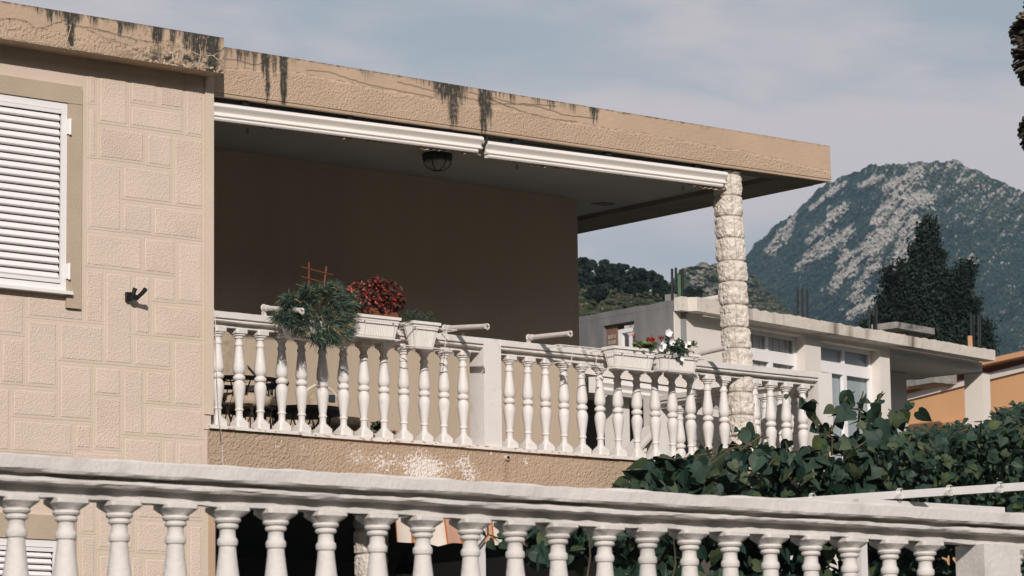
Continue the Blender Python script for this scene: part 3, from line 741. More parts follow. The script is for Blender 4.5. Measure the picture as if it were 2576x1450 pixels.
# stair handrail falling away from the far corner post
sr = thing('stair_rail', (22.2, 24.72, 2.9), 'sloping white stair handrail behind the balcony, falling to the left from the far corner post', 'handrail')
rail_piece(V((XS - .092, 24.70, 3.62)), V((21.9, 24.72, 2.82)), 10, .002, sr, 'white_paint')
for k in range(4):
    t = .17 + k * .22; p = V((XS - .092, 24.70, 3.62)).lerp(V((21.9, 24.72, 2.82)), t)
    o = bpy.data.objects.new('baluster', first.data); COL.objects.link(o); o.parent = sr; o.matrix_parent_inverse = Matrix.Translation(-V(sr.location)); o.location = (p.x, p.y, p.z - .80)
mb = MB(); mb.box(21.84, 21.98, 24.66, 24.80, 1.9, 2.93); mb.build('post', 'white_paint', sr)

# --- foreground balustrade
FG0 = atz(0, 1138, 1.2); FG1 = atz(2576, 1290, 1.2); fd = (FG1 - FG0).normalized(); fn_ = V((-fd.y, fd.x, 0))
fc = fn_.dot(FG0) + .109
def fgpt(s, z): q = fd * s + fn_ * fc; return V((q.x, q.y, z))
def fgs(px):
    d = ray(px, 1388 + .059 * px); t = fc / fn_.dot(d); return fd.dot(d * t)
fb = thing('balustrade', fgpt(8, .26), 'weathered white foreground balustrade running across the bottom of the picture', 'balustrade')
ss = [fgs(px) for px in (38, 163, 302, 438, 571, 697, 822, 948, 1065, 1184, 1299, 1408, 1521, 1631, 1736, 1840, 1944, 2044, 2143, 2240, 2333)] + [fgs(2556)]
ss = [ss[0] - .43, ss[0] - .215] + ss + [ss[-1] + .215, ss[-1] + .43]
FZ = 1.2 - .137
fb_mat = 'white_old'
mb_f = MB(); mb_f.loft(BP, (0, 0, 0), 32, rscale=1.06); f2 = mb_f.build('baluster', fb_mat, fb, smooth='auto')
make_balustrade(V((0, 0, 0)) + fn_ * fc, fn_ * fc + fd, FZ - .82, ss[1:], fb, fb_mat, None, None, 0, first=f2)
f2.matrix_parent_inverse = Matrix.Translation(-V(fb.location)); q = fgpt(ss[0], FZ - .82); f2.location = q; f2.rotation_euler = (0, 0, math.atan2(fd.y, fd.x))
p0s, p1s = fgs(2446) , fgs(2536)
RPF = [(-.036, 0), (-.038, .040), (-.078, .042), (-.087, .047), (-.089, .055), (-.080, .062), (-.048, .063), (-.048, .079), (-.104, .081), (-.110, .088), (-.110, .130), (-.100, .137), (.100, .137), (.110, .130), (.110, .081), (.048, .079), (.048, .063), (.089, .055), (.038, .040), (.036, 0)]
rail_piece(fgpt(ss[0] - .5, FZ), fgpt(ss[-1] + .5, FZ), 420, .006, fb, fb_mat, jz=.006, prof=RPF)
mb = MB(); o_ = fgpt(p0s - .004, FZ - .82) - fn_ * .085; mb.obox(o_, fd * (p1s - p0s), fn_ * .17, V((0, 0, .82 - .001))); mb.build('post', fb_mat, fb)
mb = MB(); o_ = fgpt(ss[0] - .5, FZ - .82 - .101) - fn_ * .1; mb.obox(o_, fd * (ss[-1] - ss[0] + 1), fn_ * .2, V((0, 0, .1))); mb.build('base_slabs', fb_mat, fb)
rw = MB(); o_ = fgpt(-12, -1.7) - fn_ * .13; rw.obox(o_, fd * 40, fn_ * .3, V((0, 0, 1.7 + FZ - .922)))
tag(rw.build('retaining_wall', 'nb_side'), 'low grey retaining wall under the foreground balustrade', 'wall')

# ================================================================ AWNINGS under the canopy
def awning(xa, za_b, xb, zb_b, label, y0=22.40, torn=True, nbrack=(.12, .5, .88)):
    root = thing('awning', ((xa + xb) / 2, y0, (za_b + zb_b) / 2), label, 'awning', 'rolled awnings under the roof edge')
    H = [(0, .150), (-.030, .153), (-.055, .145), (-.070, .130), (-.073, .115), (-.064, .100), (-.046, .086), (-.034, .074), (-.034, .066), (-.044, .055), (-.060, .045), (-.066, .038), (-.060, .032), (.0, .031)]
    p0, p1 = V((xa, y0, za_b)), V((xb, y0, zb_b)); d = (p1 - p0).normalized()
    mb = MB(); mb.extr(H, p0, p1, (0, 1, 0), 1, 0); mb.build('housing', 'alu', root, smooth='auto')
    B = [(-.006, .026), (-.056, .026), (-.064, .020), (-.066, .008), (-.058, -.004), (-.046, -.006), (-.006, 0)]
    mb = MB(); mb.extr(B, p0 + d * .01, p1 - d * .06, (0, 1, 0), 1, 0); mb.build('front_bar', 'alu', root, smooth='auto')
    mb = MB(); mb.extr([(-.01, .156), (.03, .156), (.03, .185), (-.01, .185)], p0, p1, (0, 1, 0)); mb.build('gap_shade_bar', 'dark_metal', root)  # added dark bar, stands in for the shaded gap above the housing
    for t in nbrack:
        q = p0.lerp(p1, t); mb = MB(); mb.box(q.x - .03, q.x + .03, y0 - .035, y0 + .028, q.z + .153, q.z + .20); mb.build('bracket', 'dark_metal', root)
    # torn fabric hanging from the bar
    mb = MB(); n = 260; L_ = (p1 - p0).length
    prev = None
    for i in range(n):
        t0, t1 = i / n, (i + 1) / n
        def dep(t): return max(0.002, .014 + .030 * fn(t * L_ * 1.3, 3, xa, 3) + .010 * fn(t * L_ * 22, 5, xa, 2) + (.012 if torn and .55 < t < .8 else 0))
        a, b = p0.lerp(p1, t0), p0.lerp(p1, t1); yy = -.028 + .006 * math.sin(t0 * 260)
        yy2 = -.028 + .006 * math.sin(t1 * 260)
        mb.add([a + V((0, yy, -.004)), b + V((0, yy2, -.004)), b + V((0, yy2, -.004 - dep(t1))), a + V((0, yy, -.004 - dep(t0)))], [(0, 1, 2, 3)])
    mb.build('valance', 'fabric_torn', root)
    for t in (.14, .83):
        q = p0.lerp(p1, t) + V((0, .02, -.02)); mb = MB()
        ptsr = [q + V((.009 * math.sin(a * .7854), 0, -.02 + .022 * math.cos(a * .7854))) for a in range(9)]
        mb.tube(ptsr, .0035, 5); mb.build('crank_eye', 'dark_metal', root)
    return root
ya = 22.40
def zat(px, py): return aty(px, py, ya)
a = zat(533, 305); b = zat(1207, 388); c = zat(1209, 396); e = zat(1806, 472)
awning(XC0 + .005, a.z, b.x - .01, b.z, 'longer rolled white awning, left of the black joint, with torn striped fabric under it')
awning(c.x + .03, c.z - .004, aty(1819, 450, ya).x, e.z, 'rolled white awning right of the black joint, ending at the stone column', torn=False)
jb = zat(1208, 360); mb = MB()
mb.tube([jb + V((.02, -.06, .06)), jb + V((.025, -.065, .02)), jb + V((0, -.06, -.02)), jb + V((-.015, -.065, -.06)), jb + V((-.01, -.05, -.085))], .011, 7)
tag(mb.build('strap', 'black'), 'short black strap in the gap where the two rolled awnings meet', 'strap')

# ceiling lamp
lp = atz(1100, 388, 5.934)
lr = thing('ceiling_lamp', lp, 'round black caged lamp on the balcony ceiling, just left of the joint between awnings', 'lamp')
k_ = 31.0 / FPX
mb = MB(); mb.loft([(.135, 0), (.14, -.005), (.138, -.05), (.128, -.062), (.10, -.062)], lp, 32); mb.build('ring', 'black', lr, smooth='auto')
mb = MB(); mb.loft([(.118, -.06), (.112, -.085), (.09, -.118), (.055, -.14), (.01, -.148)], lp, 28); mb.build('glass_bowl', 'glass_lamp', lr, smooth=True)
for a in (.5, 1.55, 2.6):
    mb = MB(); pts = []
    for k in range(13):
        t = -1.5708 + math.pi * k / 12; r = .128 * math.sin(t); z = -.058 - .098 * math.cos(t) ** .8 if abs(math.cos(t)) > 1e-4 else -.058
        pts.append(lp + V((r * math.cos(a), r * math.sin(a), z)))
    mb.tube(pts, .004, 5); mb.build('cage_bar', 'black', lr)

# wall bracket with two stubs
wbp = aty(320, 748, YF)
wr = thing('wall_bracket', wbp, 'small black flag holder with two open sockets on the pink wall', 'bracket')
mb = MB(); mb.box(wbp.x - .03, wbp.x + .012, YF - .045, YF - .013, wbp.z - .035, wbp.z + .035); mb.box(wbp.x - .01, wbp.x + .05, YF - .09, YF - .046, wbp.z - .028, wbp.z + .01); mb.build('base', 'black', wr)
mb = MB(); mb.tube([wbp + V((.01, -.06, -.01)), wbp + V((.02, -.075, .05)), wbp + V((.024, -.08, .065))], [.016, .018, .020], 10); mb.build('socket', 'black', wr)
mb = MB(); mb.tube([wbp + V((.04, -.07, -.02)), wbp + V((.045, -.17, .03)), wbp + V((.045, -.19, .042))], [.016, .018, .021], 10); mb.build('socket', 'black', wr)

# thin cable
pts = [aty(x, y, YF - .13) for x, y in ((538, 778), (541, 790), (543, 850), (545, 930), (549, 1010), (555, 1080))] + [aty(x, y, YF - .04) for x, y in ((558, 1120), (562, 1180), (566, 1300))]
mb = MB(); mb.tube(pts, .0035, 5); tag(mb.build('cable', 'grey_tube'), 'thin grey cable hanging down past the first baluster at the wall', 'cable')

# ================================================================ CLOTHESLINE ARMS
def arm(px, py, qx, qy, label):
    p = aty(px, py, YB); q = atx(qx, qy, p.x)
    r = thing('clothesline_arm', p, label, 'clothesline arm', 'clothesline arms on the balcony rail')
    mb = MB(); mb.tube([p.lerp(q, .06), p.lerp(q, .93)], .0215, 14); mb.tube([p.lerp(q, .03), p.lerp(q, .10)], .027, 14); mb.tube([p.lerp(q, .93), p.lerp(q, .97)], .023, 14)
    mb.build('tube', 'grey_tube', r, smooth='auto')
    mb = MB(); c = q + V((0, 0, -.004)); d = (q - p).normalized()
    pts = [c + d * (.022 * math.sin(a)) + V((0, 0, .022 * math.cos(a) - .002)) for a in [k * .5 - .3 for k in range(8)]]
    mb.tube(pts, .009, 7); mb.build('hook', 'grey_tube', r)
    mb = MB(); pts = [p + V((.024 * math.cos(a), 0, .024 * math.sin(a))) for a in [k * .6283 for k in range(11)]]
    mb.tube(pts, .009, 7); mb.box(p.x - .012, p.x + .012, YB - .02, YB + .02, 4.031, p.z - .015); mb.build('pivot', 'grey_tube', r)
arm(664, 775, 760, 782, 'leftmost clothesline arm, on the rail beside the blue-green grassy plant')
arm(1119, 826, 1226, 821, 'clothesline arm on the rail just right of the small square planter')
arm(1330, 850, 1435, 839, 'clothesline arm on the rail right of the central post, above no plant')
arm(1748, 893, 1830, 875, 'clothesline arm on the rail in front of the stone column, behind the white petunias')

# ================================================================ PLANTERS
def planter(xc, ztop, Lx, H, Wy, label, yfront=22.135, ribs=True, taper=.035):
    r = thing('planter', (xc, yfront + Wy / 2, ztop - H), label, 'planter')
    yb = yfront + Wy; t = taper
    mb = MB()
    x0, x1 = xc - Lx / 2, xc + Lx / 2
    zt = ztop - .022
    def fr(z): k = (zt - z) / H * t; return (x0 + .012 + k, x1 - .012 - k, yfront + .012 + k, yb - .012 - k)
    a = fr(ztop - H); b = fr(zt)
    mb.hexa([(a[0], a[2], ztop - H), (a[1], a[2], ztop - H), (a[1], a[3], ztop - H), (a[0], a[3], ztop - H), (b[0], b[2], zt), (b[1], b[2], zt), (b[1], b[3], zt), (b[0], b[3], zt)])
    if ribs:
        nr = int(Lx / .0195)
        for i in range(2, nr - 1):
            u = i / nr; z0, z1_ = ztop - H + .018, zt - .022
            A, B = fr(z0), fr(z1_)
            p0 = V((A[0] + (A[1] - A[0]) * u, A[2] - .001, z0)); p1 = V((B[0] + (B[1] - B[0]) * u, B[2] - .001, z1_))
            mb.tube([p0, p1], .0048, 5)
        nr = int(Wy / .0195)
        for i in range(2, nr - 1):
            u = i / nr; z0, z1_ = ztop - H + .018, zt - .022; A, B = fr(z0), fr(z1_)
            mb.tube([V((A[0] - .001, A[2] + (A[3] - A[2]) * u, z0)), V((B[0] - .001, B[2] + (B[3] - B[2]) * u, z1_))], .0048, 5)
    mb.build('box', 'plastic_white', r)
    mb = MB()
    for (q0, q1, q2, q3) in ((x0, x1, yfront, yfront + .014), (x0, x1, yb - .014, yb), (x0, x0 + .014, yfront + .0141, yb - .0141), (x1 - .014, x1, yfront + .0141, yb - .0141)):
        mb.box(q0, q1, q2, q3, ztop - .024, ztop)
    mb.build('rim', 'plastic_white', r)
    mb = MB(); mb.box(x0 + .0145, x1 - .0145, yfront + .0145, yb - .0145, ztop - .02, ztop - .012); mb.build('soil', 'soil', r)
    return r
def wire_holder(x0, x1, zt, zb, label, y0=22.12, y1=22.36):
    r = thing('planter_bracket', ((x0 + x1) / 2, y1, zb), label, 'wire bracket', 'wire planter brackets on the rail')
    mb = MB(); w = .0048
    mb.tube([(x0, y1, zt), (x0, y0, zt), (x1, y0, zt), (x1, y1, zt)], w, 5)
    mb.tube([(x0 + .02, y1 - .04, zb), (x0 + .02, y0 + .03, zb), (x1 - .02, y0 + .03, zb), (x1 - .02, y1 - .04, zb)], w, 5)
    for x in (x0 + (x1 - x0) * .22, x0 + (x1 - x0) * .8):
        mb.tube([(x, y1 + .02, zt + .01), (x, y0, zt), (x, y0 + .03, zb), (x, y1 - .04, zb)], w, 5)
    mb.build('wire_frame', 'wire', r)
    mb = MB()
    for x in (x0 + (x1 - x0) * .22, x0 + (x1 - x0) * .8):
        mb.tube([(x, y1 - .045, 4.036), (x, 22.56, 4.036), (x, 22.56, 3.97)], w, 5)
        mb.tube([(x, y0, zt), (x, y1 - .045, 4.036)], w, 5)
    mb.build('hanging_hook', 'wire', r)
    return r
YP = 22.135
def pxr(px, py, y=YP): return aty(px, py, y)
# 1: begonia box
a = pxr(895, 791); b = pxr(1010, 799); planter((a.x + b.x) / 2, a.z + .01, b.x - a.x, .185, .17, 'long ribbed white flower box holding the red begonia in its brown tray')
b1 = ((a.x + b.x) / 2, a.z, b.x - a.x)
wire_holder(a.x - .02, b.x + .02, a.z - .04, a.z - .18, 'wire bracket round the long white box with the red begonia')
tb = MB(); tb.box(b1[0] - b1[2] / 2 + .02, b1[0] + b1[2] / 2 - .018, YP + .02, YP + .15, b1[1] - .01, b1[1] + .075); tag(tb.build('plant_tray', 'terracotta'), 'brown plastic tray standing in the white box under the red begonia', 'tray')
# 0: box hidden in the grassy plant
a0 = pxr(730, 790); b0 = pxr(850, 800); planter((a0.x + b0.x) / 2, a0.z - .03, b0.x - a0.x, .16, .17, 'white flower box hidden under the blue-green grassy plant')
wire_holder(a0.x - .02, b0.x + .02, a0.z - .06, a0.z - .18, 'wire bracket hidden under the blue-green grassy plant')
# 2: small square pot
a = pxr(1040, 806); b = pxr(1110, 812); planter((a.x + b.x) / 2, a.z, b.x - a.x, .225, .17, 'small square white planter with a low grey-green herb', taper=.045)
wire_holder(a.x - .10, b.x + .16, a.z - .05, a.z - .22, 'wide wire bracket round the small square white planter'); b2 = ((a.x + b.x) / 2, a.z, b.x - a.x)
# empty bracket
a = pxr(1416, 872); b = pxr(1522, 884); wire_holder(a.x, b.x, a.z + .01, a.z - .13, 'empty white wire bracket hanging on the rail left of the geranium box')
# 3, 4
a = pxr(1547, 872); b = pxr(1655, 880); planter((a.x + b.x) / 2 - .01, a.z + .01, b.x - a.x, .195, .17, 'white flower box with a small red geranium, left of the petunia box'); b3 = ((a.x + b.x) / 2, a.z, b.x - a.x)
wire_holder(a.x - .03, b.x - .02, a.z - .05, a.z - .19, 'wire bracket round the white box with the red geranium')
a = pxr(1660, 882); b = pxr(1762, 891); planter((a.x + b.x) / 2, a.z, b.x - a.x, .175, .17, 'white flower box with white petunias, nearest to the stone column'); b4 = ((a.x + b.x) / 2, a.z, b.x - a.x)
wire_holder(a.x - .01, b.x + .03, a.z - .04, a.z - .17, 'wire bracket round the white box with the white petunias')

# trellis
tr = thing('trellis', aty(800, 760, 22.25), 'small red-brown plastic trellis standing in the blue-green grassy plant', 'trellis')
mb = MB()
for (x0, y0, x1, y1), w in ((((777, 660, 777, 770)), .0072), (((821, 671, 809, 770)), .0072)):
    mb.tube([aty(x0, y0, 22.25), aty(x1, y1, 22.25)], w, 6)
mb.build('upright', 'trellis_red', tr)
mb = MB()
for (x0, y0, x1, y1) in ((758, 672, 837, 692), (758, 696, 832, 716), (759, 720, 828, 738)):
    mb.tube([aty(x0, y0, 22.24), aty(x1, y1, 22.24)], .0045, 6)
mb.build('crossbar', 'trellis_red', tr)

# grassy dianthus
def blade(mb, p, d, L_, w, mi, droop=.5):
    d = V(d).normalized(); s = d.cross(V((rnd(-1, 1), rnd(-1, 1), rnd(-1, 1)))).normalized()
    m1 = p + d * L_ * .5 + V((0, 0, -droop * L_ * .08)); m2 = p + d * L_ + V((0, 0, -droop * L_ * .35))
    mb.add([p - s * w * .5, p + s * w * .5, m1 + s * w * .45, m1 - s * w * .45, m2], [(0, 1, 2, 3), (3, 2, 4)], mi)
gp = thing('plant', aty(800, 800, 22.25), 'bushy blue-green grassy carnation plant spilling over the rail', 'plant')
mb = MB()
def ell(px, py): return aty(px, py, 22.2)
lobes = [(745, 775, 42, 34), (800, 765, 52, 44), (850, 785, 42, 42), (790, 815, 50, 42), (850, 825, 36, 28), (812, 850, 34, 18), (780, 742, 28, 20), (715, 800, 28, 16), (870, 760, 22, 22), (730, 760, 24, 18), (830, 735, 22, 16), (745, 815, 36, 20)]
for k in range(950):
    lx, ly, rx, ry = random.choice(lobes)
    a, rr = rnd(0, 6.28), random.random() ** .5 * .92
    px, py = lx + rx * rr * math.cos(a), ly + ry * rr * math.sin(a)
    y = 22.09 + rnd(-.10, .13) * (1 - rr * .4); p = aty(px, py, y)
    c = aty(800, 800, 22.25); out = (p - c).normalized() + V((0, -.5, .35)) + V((rnd(-.6, .6), rnd(-.6, .6), rnd(-.6, .6)))
    dry = random.random() < .16
    for q in range(10 if not dry else 8):
        mi = 2 if dry and random.random() < .75 else (0 if random.random() < .62 else 1)
        blade(mb, p, out + V((rnd(-1, 1), rnd(-1, 1), rnd(-.9, .9))) * .75, rnd(.055, .115), .0052, mi, rnd(0, 1.4))
mb.build('foliage', ['grass_blue', 'grass_dark', 'grass_dry'], gp)
mb = MB()
stalks = [((800, 745), (862, 735)), ((830, 740), (842, 716)), ((880, 770), (905, 755)), ((860, 800), (930, 768)), ((770, 742), (745, 715)), ((720, 770), (700, 745)), ((845, 830), (905, 815)), ((840, 745), (848, 702))]
for (x0, y0), (x1, y1) in stalks:
    A, B = ell(x0, y0), ell(x1, y1); mb.tube([A, A.lerp(B, .5) + V((0, -.03, .02)), B], .0025, 4)
mb.build('flower_stalks', 'grass_blue', gp)
def flowerhead(mb, p, r, n, mi, k=.45):
    for _ in range(n):
        d = V((random.gauss(0, 1), random.gauss(0, 1) - .6, random.gauss(0, 1))).normalized(); leafquad(mb, p + d * r * rnd(.3, 1), r * k * rnd(.8, 1.5), mi, d)
mb = MB(); flowerhead(mb, aty(843, 722, 22.1), .035, 50, 0); flowerhead(mb, aty(903, 805, 22.08), .02, 24, 1); flowerhead(mb, aty(882, 838, 22.08), .02, 24, 1); flowerhead(mb, aty(876, 848, 22.08), .018, 20, 1)
mb.build('blossom', ['petal_red', 'petal_red'], gp)

# begonia
bg_ = thing('plant', V((b1[0], 22.22, b1[1] + .06)), 'round red begonia with coral and dark red blossom in the brown tray', 'plant')
mb = MB()
lob = [(948, 706, 12, 10), (884, 748, 20, 22), (905, 740, 36, 32), (945, 738, 44, 36), (985, 745, 32, 38), (930, 762, 46, 20), (975, 765, 40, 20), (950, 715, 26, 14), (890, 755, 18, 16), (1003, 760, 14, 20)]
for k in range(2100):
    lx, ly, rx, ry = random.choice(lob); a, rr = rnd(0, 6.28), random.random() ** .45
    px = lx + rx * rr * math.cos(a); py = ly + ry * rr * math.sin(a); y = 22.22 + rnd(-.17, .16) * (1.15 - rr * .6)
    p = aty(px, py, y); d = (p - V((b1[0], 22.25, b1[1] + .12))).normalized()
    u = random.random(); left = px < 948
    mi = 0 if u < .52 else (1 if (left and u < .76) or u < .56 else (2 if u < .88 else 3))
    if px < 915 and py > 735 and random.random() < .35: mi = 4
    if py > 768 and random.random() < .5: mi = 0
    leafquad(mb, p, rnd(.016, .034) if mi in (1, 2, 3) else rnd(.028, .055), mi, d + V((0, -.4, .1)))
mb.build('foliage', ['leaf_bronze', 'petal_coral', 'petal_orange', 'petal_red', 'leaf_a'], bg_)
# herb
hp_ = thing('plant', V((b2[0], 22.22, b2[1])), 'low grey-green herb with upright stems in the small square planter', 'plant')
mb = MB()
for k in range(95):
    p = V((b2[0] + rnd(-.16, .12), 22.22 + rnd(-.06, .08), b2[1] - .015)); h = rnd(.06, .13) * (1.35 if random.random() < .12 else 1); d = V((rnd(-.45, .45), rnd(-.4, .3), 1)).normalized()
    if k < 25: p.x -= .04; d = V((-.8, 0, .8)).normalized()
    tip = p + d * h; mb.tube([p, tip], .0022, 4, 0)
    for q in range(14):
        blade(mb, p.lerp(tip, rnd(.25, 1)), V((rnd(-1, 1), rnd(-1, 1), rnd(.1, 1))), rnd(.014, .026), .005, 0 if k % 6 else 1)
mb.build('foliage', ['herb', 'herb_purple'], hp_)

# heart leaf
def heart(mb, p, n, t, s, mi, fold=.25, curl=.2):
    n = n.normalized(); t = (t - n * t.dot(n)); t = t.normalized() if t.length > 1e-5 else n.orthogonal().normalized(); b = n.cross(t)
    H = [(.0, .0), (-.12, .22), (-.02, .43), (.22, .50), (.52, .38), (.78, .18), (1.0, 0)]
    def P(a, w): return p + t * (a * s) + b * (w * s) + n * (abs(w) * fold * s - curl * s * (a - .3) ** 2)
    L1 = [P(a, w) for a, w in H]; R1 = [P(a, -w) for a, w in H[1:-1]]
    mid = [P(.35, 0), P(.7, 0)]
    vs = L1 + R1 + mid   # 0..6 left, 7..11 right, 12,13 mid
    mb.add(vs, [(0, 1, 2, 3, 12), (12, 3, 4, 13), (13, 4, 5, 6), (0, 12, 9, 8, 7), (12, 13, 10, 9), (13, 6, 11, 10)], mi)
def rl(): return V((random.gauss(0, 1), random.gauss(0, 1), random.gauss(0, 1)))

# geranium
gr = thing('plant', V((b3[0] + .1, 22.22, b3[1])), 'small green geranium with red flower heads in the left box of the pair', 'plant')
mb = MB()
for k in range(110):
    px, py = 1620 + rnd(-26, 26), 871 + rnd(-12, 12); p = aty(px, py, 22.2 + rnd(-.08, .06)); heart(mb, p, V((rnd(-.6, .6), -.7, rnd(0, 1))), rl(), rnd(.026, .05), 0 if random.random() < .5 else 1)
mb.build('foliage', ['leaf_light', 'leaf_b'], gr)
mb = MB()
for x, y, y2 in ((1594, 846, 870), (1637, 856, 876), (1662, 850, 880)): mb.tube([aty(x + 6, y2, 22.2), aty(x, y, 22.16)], .003, 4)
mb.build('flower_stalks', 'leaf_light', gr)
mb = MB()
for x, y, r, n in ((1594, 846, .026, 40), (1637, 856, .042, 90), (1662, 850, .03, 50)): flowerhead(mb, aty(x, y, 22.15), r, n, 0)
mb.build('blossom', 'petal_red', gr)
# petunias
pt = thing('plant', V((b4[0], 22.22, b4[1])), 'leafy plant with white petunia blossoms in the right box of the pair', 'plant')
mb = MB()
for k in range(210):
    px, py = 1705 + random.gauss(0, 17), 875 + random.gauss(0, 9); p = aty(px, py, 22.19 + rnd(-.10, .08)); heart(mb, p, V((rnd(-.6, .6), -.7, rnd(0, 1))), rl(), rnd(.02, .045), random.choice((0, 0, 1)), .2)
for k in range(26): heart(mb, aty(1745 + rnd(-8, 8), 868 + rnd(-9, 9), 22.18), V((rnd(-.6, .6), -.7, rnd(0, 1))), rl(), rnd(.02, .03), 2)
for k in range(16): heart(mb, aty(1680 + rnd(-6, 6), 856 + rnd(-12, 4), 22.18), V((rnd(-.6, .6), -.7, rnd(0, 1))), rl(), rnd(.02, .03), 0)
for k in range(26): heart(mb, aty(1713 + rnd(-7, 7), 890 + rnd(-8, 10), 22.12), V((rnd(-.6, .6), -.7, rnd(0, 1))), rl(), rnd(.02, .035), 0)
mb.build('foliage', ['leaf_a', 'leaf_b', 'leaf_light'], pt)
mb = MB()
for x, y, r in ((1683, 838, .034), (1669, 869, .034), (1691, 862, .030), (1724, 868, .032), (1733, 862, .024), (1716, 903, .022), (1664, 878, .026)):
    c = aty(x, y, 22.11); n = V((rnd(-.5, .2), -1, rnd(-.1, .5))).normalized(); t = n.orthogonal().normalized(); b = n.cross(t)
    ring = [c + (t * math.cos(a) + b * math.sin(a)) * r * (1 + .10 * math.cos(5 * a)) + n * .006 * math.cos(5 * a) for a in [k * .3142 for k in range(20)]]
    mb.add(ring + [c - n * .022], [(i, (i + 1) % 20, 20) for i in range(20)])
mb.build('blossom', 'petal_white', pt)

# ================================================================ FURNITURE on the balcony
FL = 2.99
def wicker_chair(cx_, cy2, w, label, back_h=.62):
    r = thing('armchair', (cx_, cy2, FL), label, 'armchair')
    mb = MB()
    for k in range(26):      # lattice body
        a = math.pi * (.0 + k / 25.0) ; x, y = math.cos(a) * w * .5, -.02 + math.sin(a) * -w * .0
    for k in range(22):
        t = k / 21; a0 = math.pi * 2 * t
        p = V((cx_ + math.cos(a0) * w * .5, cy2 + math.sin(a0) * w * .42, FL + .02))
        for sgn in (-1, 1):
            a1 = a0 + sgn * .55; q = V((cx_ + math.cos(a1) * w * .52, cy2 + math.sin(a1) * w * .46, FL + .62)); mb.tube([p, q], .006, 4)
    mb.build('woven_body', 'wicker', r)
    mb = MB()
    for zz, rr in ((.62, .52), (.40, .5), (.03, .5)):
        pts = [V((cx_ + math.cos(a) * w * rr, cy2 + math.sin(a) * w * rr * .88, FL + zz)) for a in [k * .3142 for k in range(21)]]; mb.tube(pts, .022 if zz > .5 else .012, 6)
    mb.build('frame', 'wicker', r)
    mb = MB(); mb.loft([(w * .44, .38), (w * .47, .41), (w * .47, .46), (w * .40, .50)], (cx_, cy2, FL), 20); mb.build('seat_cushion', 'cushion', r, smooth=True)
    return r
c1 = aty(600, 1000, 23.35)
r = wicker_chair(c1.x, 23.35, .74, 'dark wicker armchair with a large beige back cushion behind the first balusters')
mb = MB(); cc = V((c1.x - .06, 23.55, FL + .66)); vs = []
prof = []
for i in range(9):
    for j in range(14):
        u, v = i / 8 * 2 - 1, j / 13; a = u * 1.2
        vs.append(cc + V((u * .30 * (1 - .25 * v * v), -.05 * math.cos(a), v * .42 * (1 - .25 * u * u) + .04 * fn(u * 2, v * 2, 1, 2))))
for i in range(9):
    for j in range(14):
        u, v = i / 8 * 2 - 1, j / 13
        vs.append(cc + V((u * .30 * (1 - .25 * v * v), .07, v * .42 * (1 - .25 * u * u))))
fs = [(i * 14 + j, (i + 1) * 14 + j, (i + 1) * 14 + j + 1, i * 14 + j + 1) for i in range(8) for j in range(13)]
fs += [tuple(q + 126 for q in reversed(f)) for f in fs]
fs += [(j, j + 1, j + 127, j + 126) for j in range(13)] + [(112 + j, 113 + j, 239 + j, 238 + j) for j in range(13)] + [(i * 14 + 13, (i + 1) * 14 + 13, (i + 1) * 14 + 139, i * 14 + 139) for i in range(8)]
mb.add(vs, fs); mb.build('back_cushion', 'cushion', r, smooth=True)
mb = MB(); mb.tube([V((c1.x + .26, 23.66, FL + .86)), V((c1.x + .40, 23.60, FL + .70))], .012, 5); mb.build('back_rod', 'wicker', r)
c2 = aty(694, 1000, 23.30)
r2 = thing('armchair', (c2.x, 23.3, FL), 'dark wicker chair with curved arm rail between the third and fourth baluster', 'armchair')
mb = MB()
for k in range(16):
    a = -1.5 + k * .2; p = V((c2.x - .15 + .22 * math.cos(a), 23.35 + .2 * math.sin(a), FL + .02)); mb.tube([p, p + V((.03 * math.cos(a), .02, .56 + .06 * math.cos(a)))], .006, 4)
mb.build('spindles', 'wicker', r2)
mb = MB(); pts = [V((c2.x - .15 + .25 * math.cos(a), 23.35 + .22 * math.sin(a), FL + .58 + .06 * math.cos(a))) for a in [-2.2 + k * .25 for k in range(18)]]; mb.tube(pts, .028, 7); mb.build('arm_rail', 'wicker', r2)
mb = MB(); mb.loft([(.22, .36), (.24, .38), (.24, .41), (.2, .42)], (c2.x - .15, 23.35, FL), 18); mb.build('seat', 'wicker', r2)
# round wicker table
c3 = aty(762, 1040, 23.25)
tb_ = thing('table', (c3.x, 23.25, FL), 'round dark wicker table seen between the balusters', 'table')
mb = MB(); R3 = .36; mb.loft([(R3 * .8, .36), (R3 * .97, .375), (R3, .39), (R3, .415), (R3 * .98, .42)], (c3.x, 23.25, FL), 28); mb.build('table_top', 'wicker', tb_, smooth='auto')
mb = MB()
for k in range(18):
    a = k * .349; mb.tube([V((c3.x + .22 * math.cos(a), 23.25 + .22 * math.sin(a), FL)), V((c3.x + .24 * math.cos(a + .6), 23.25 + .24 * math.sin(a + .6), FL + .37))], .007, 4)
mb.build('base', 'wicker', tb_)
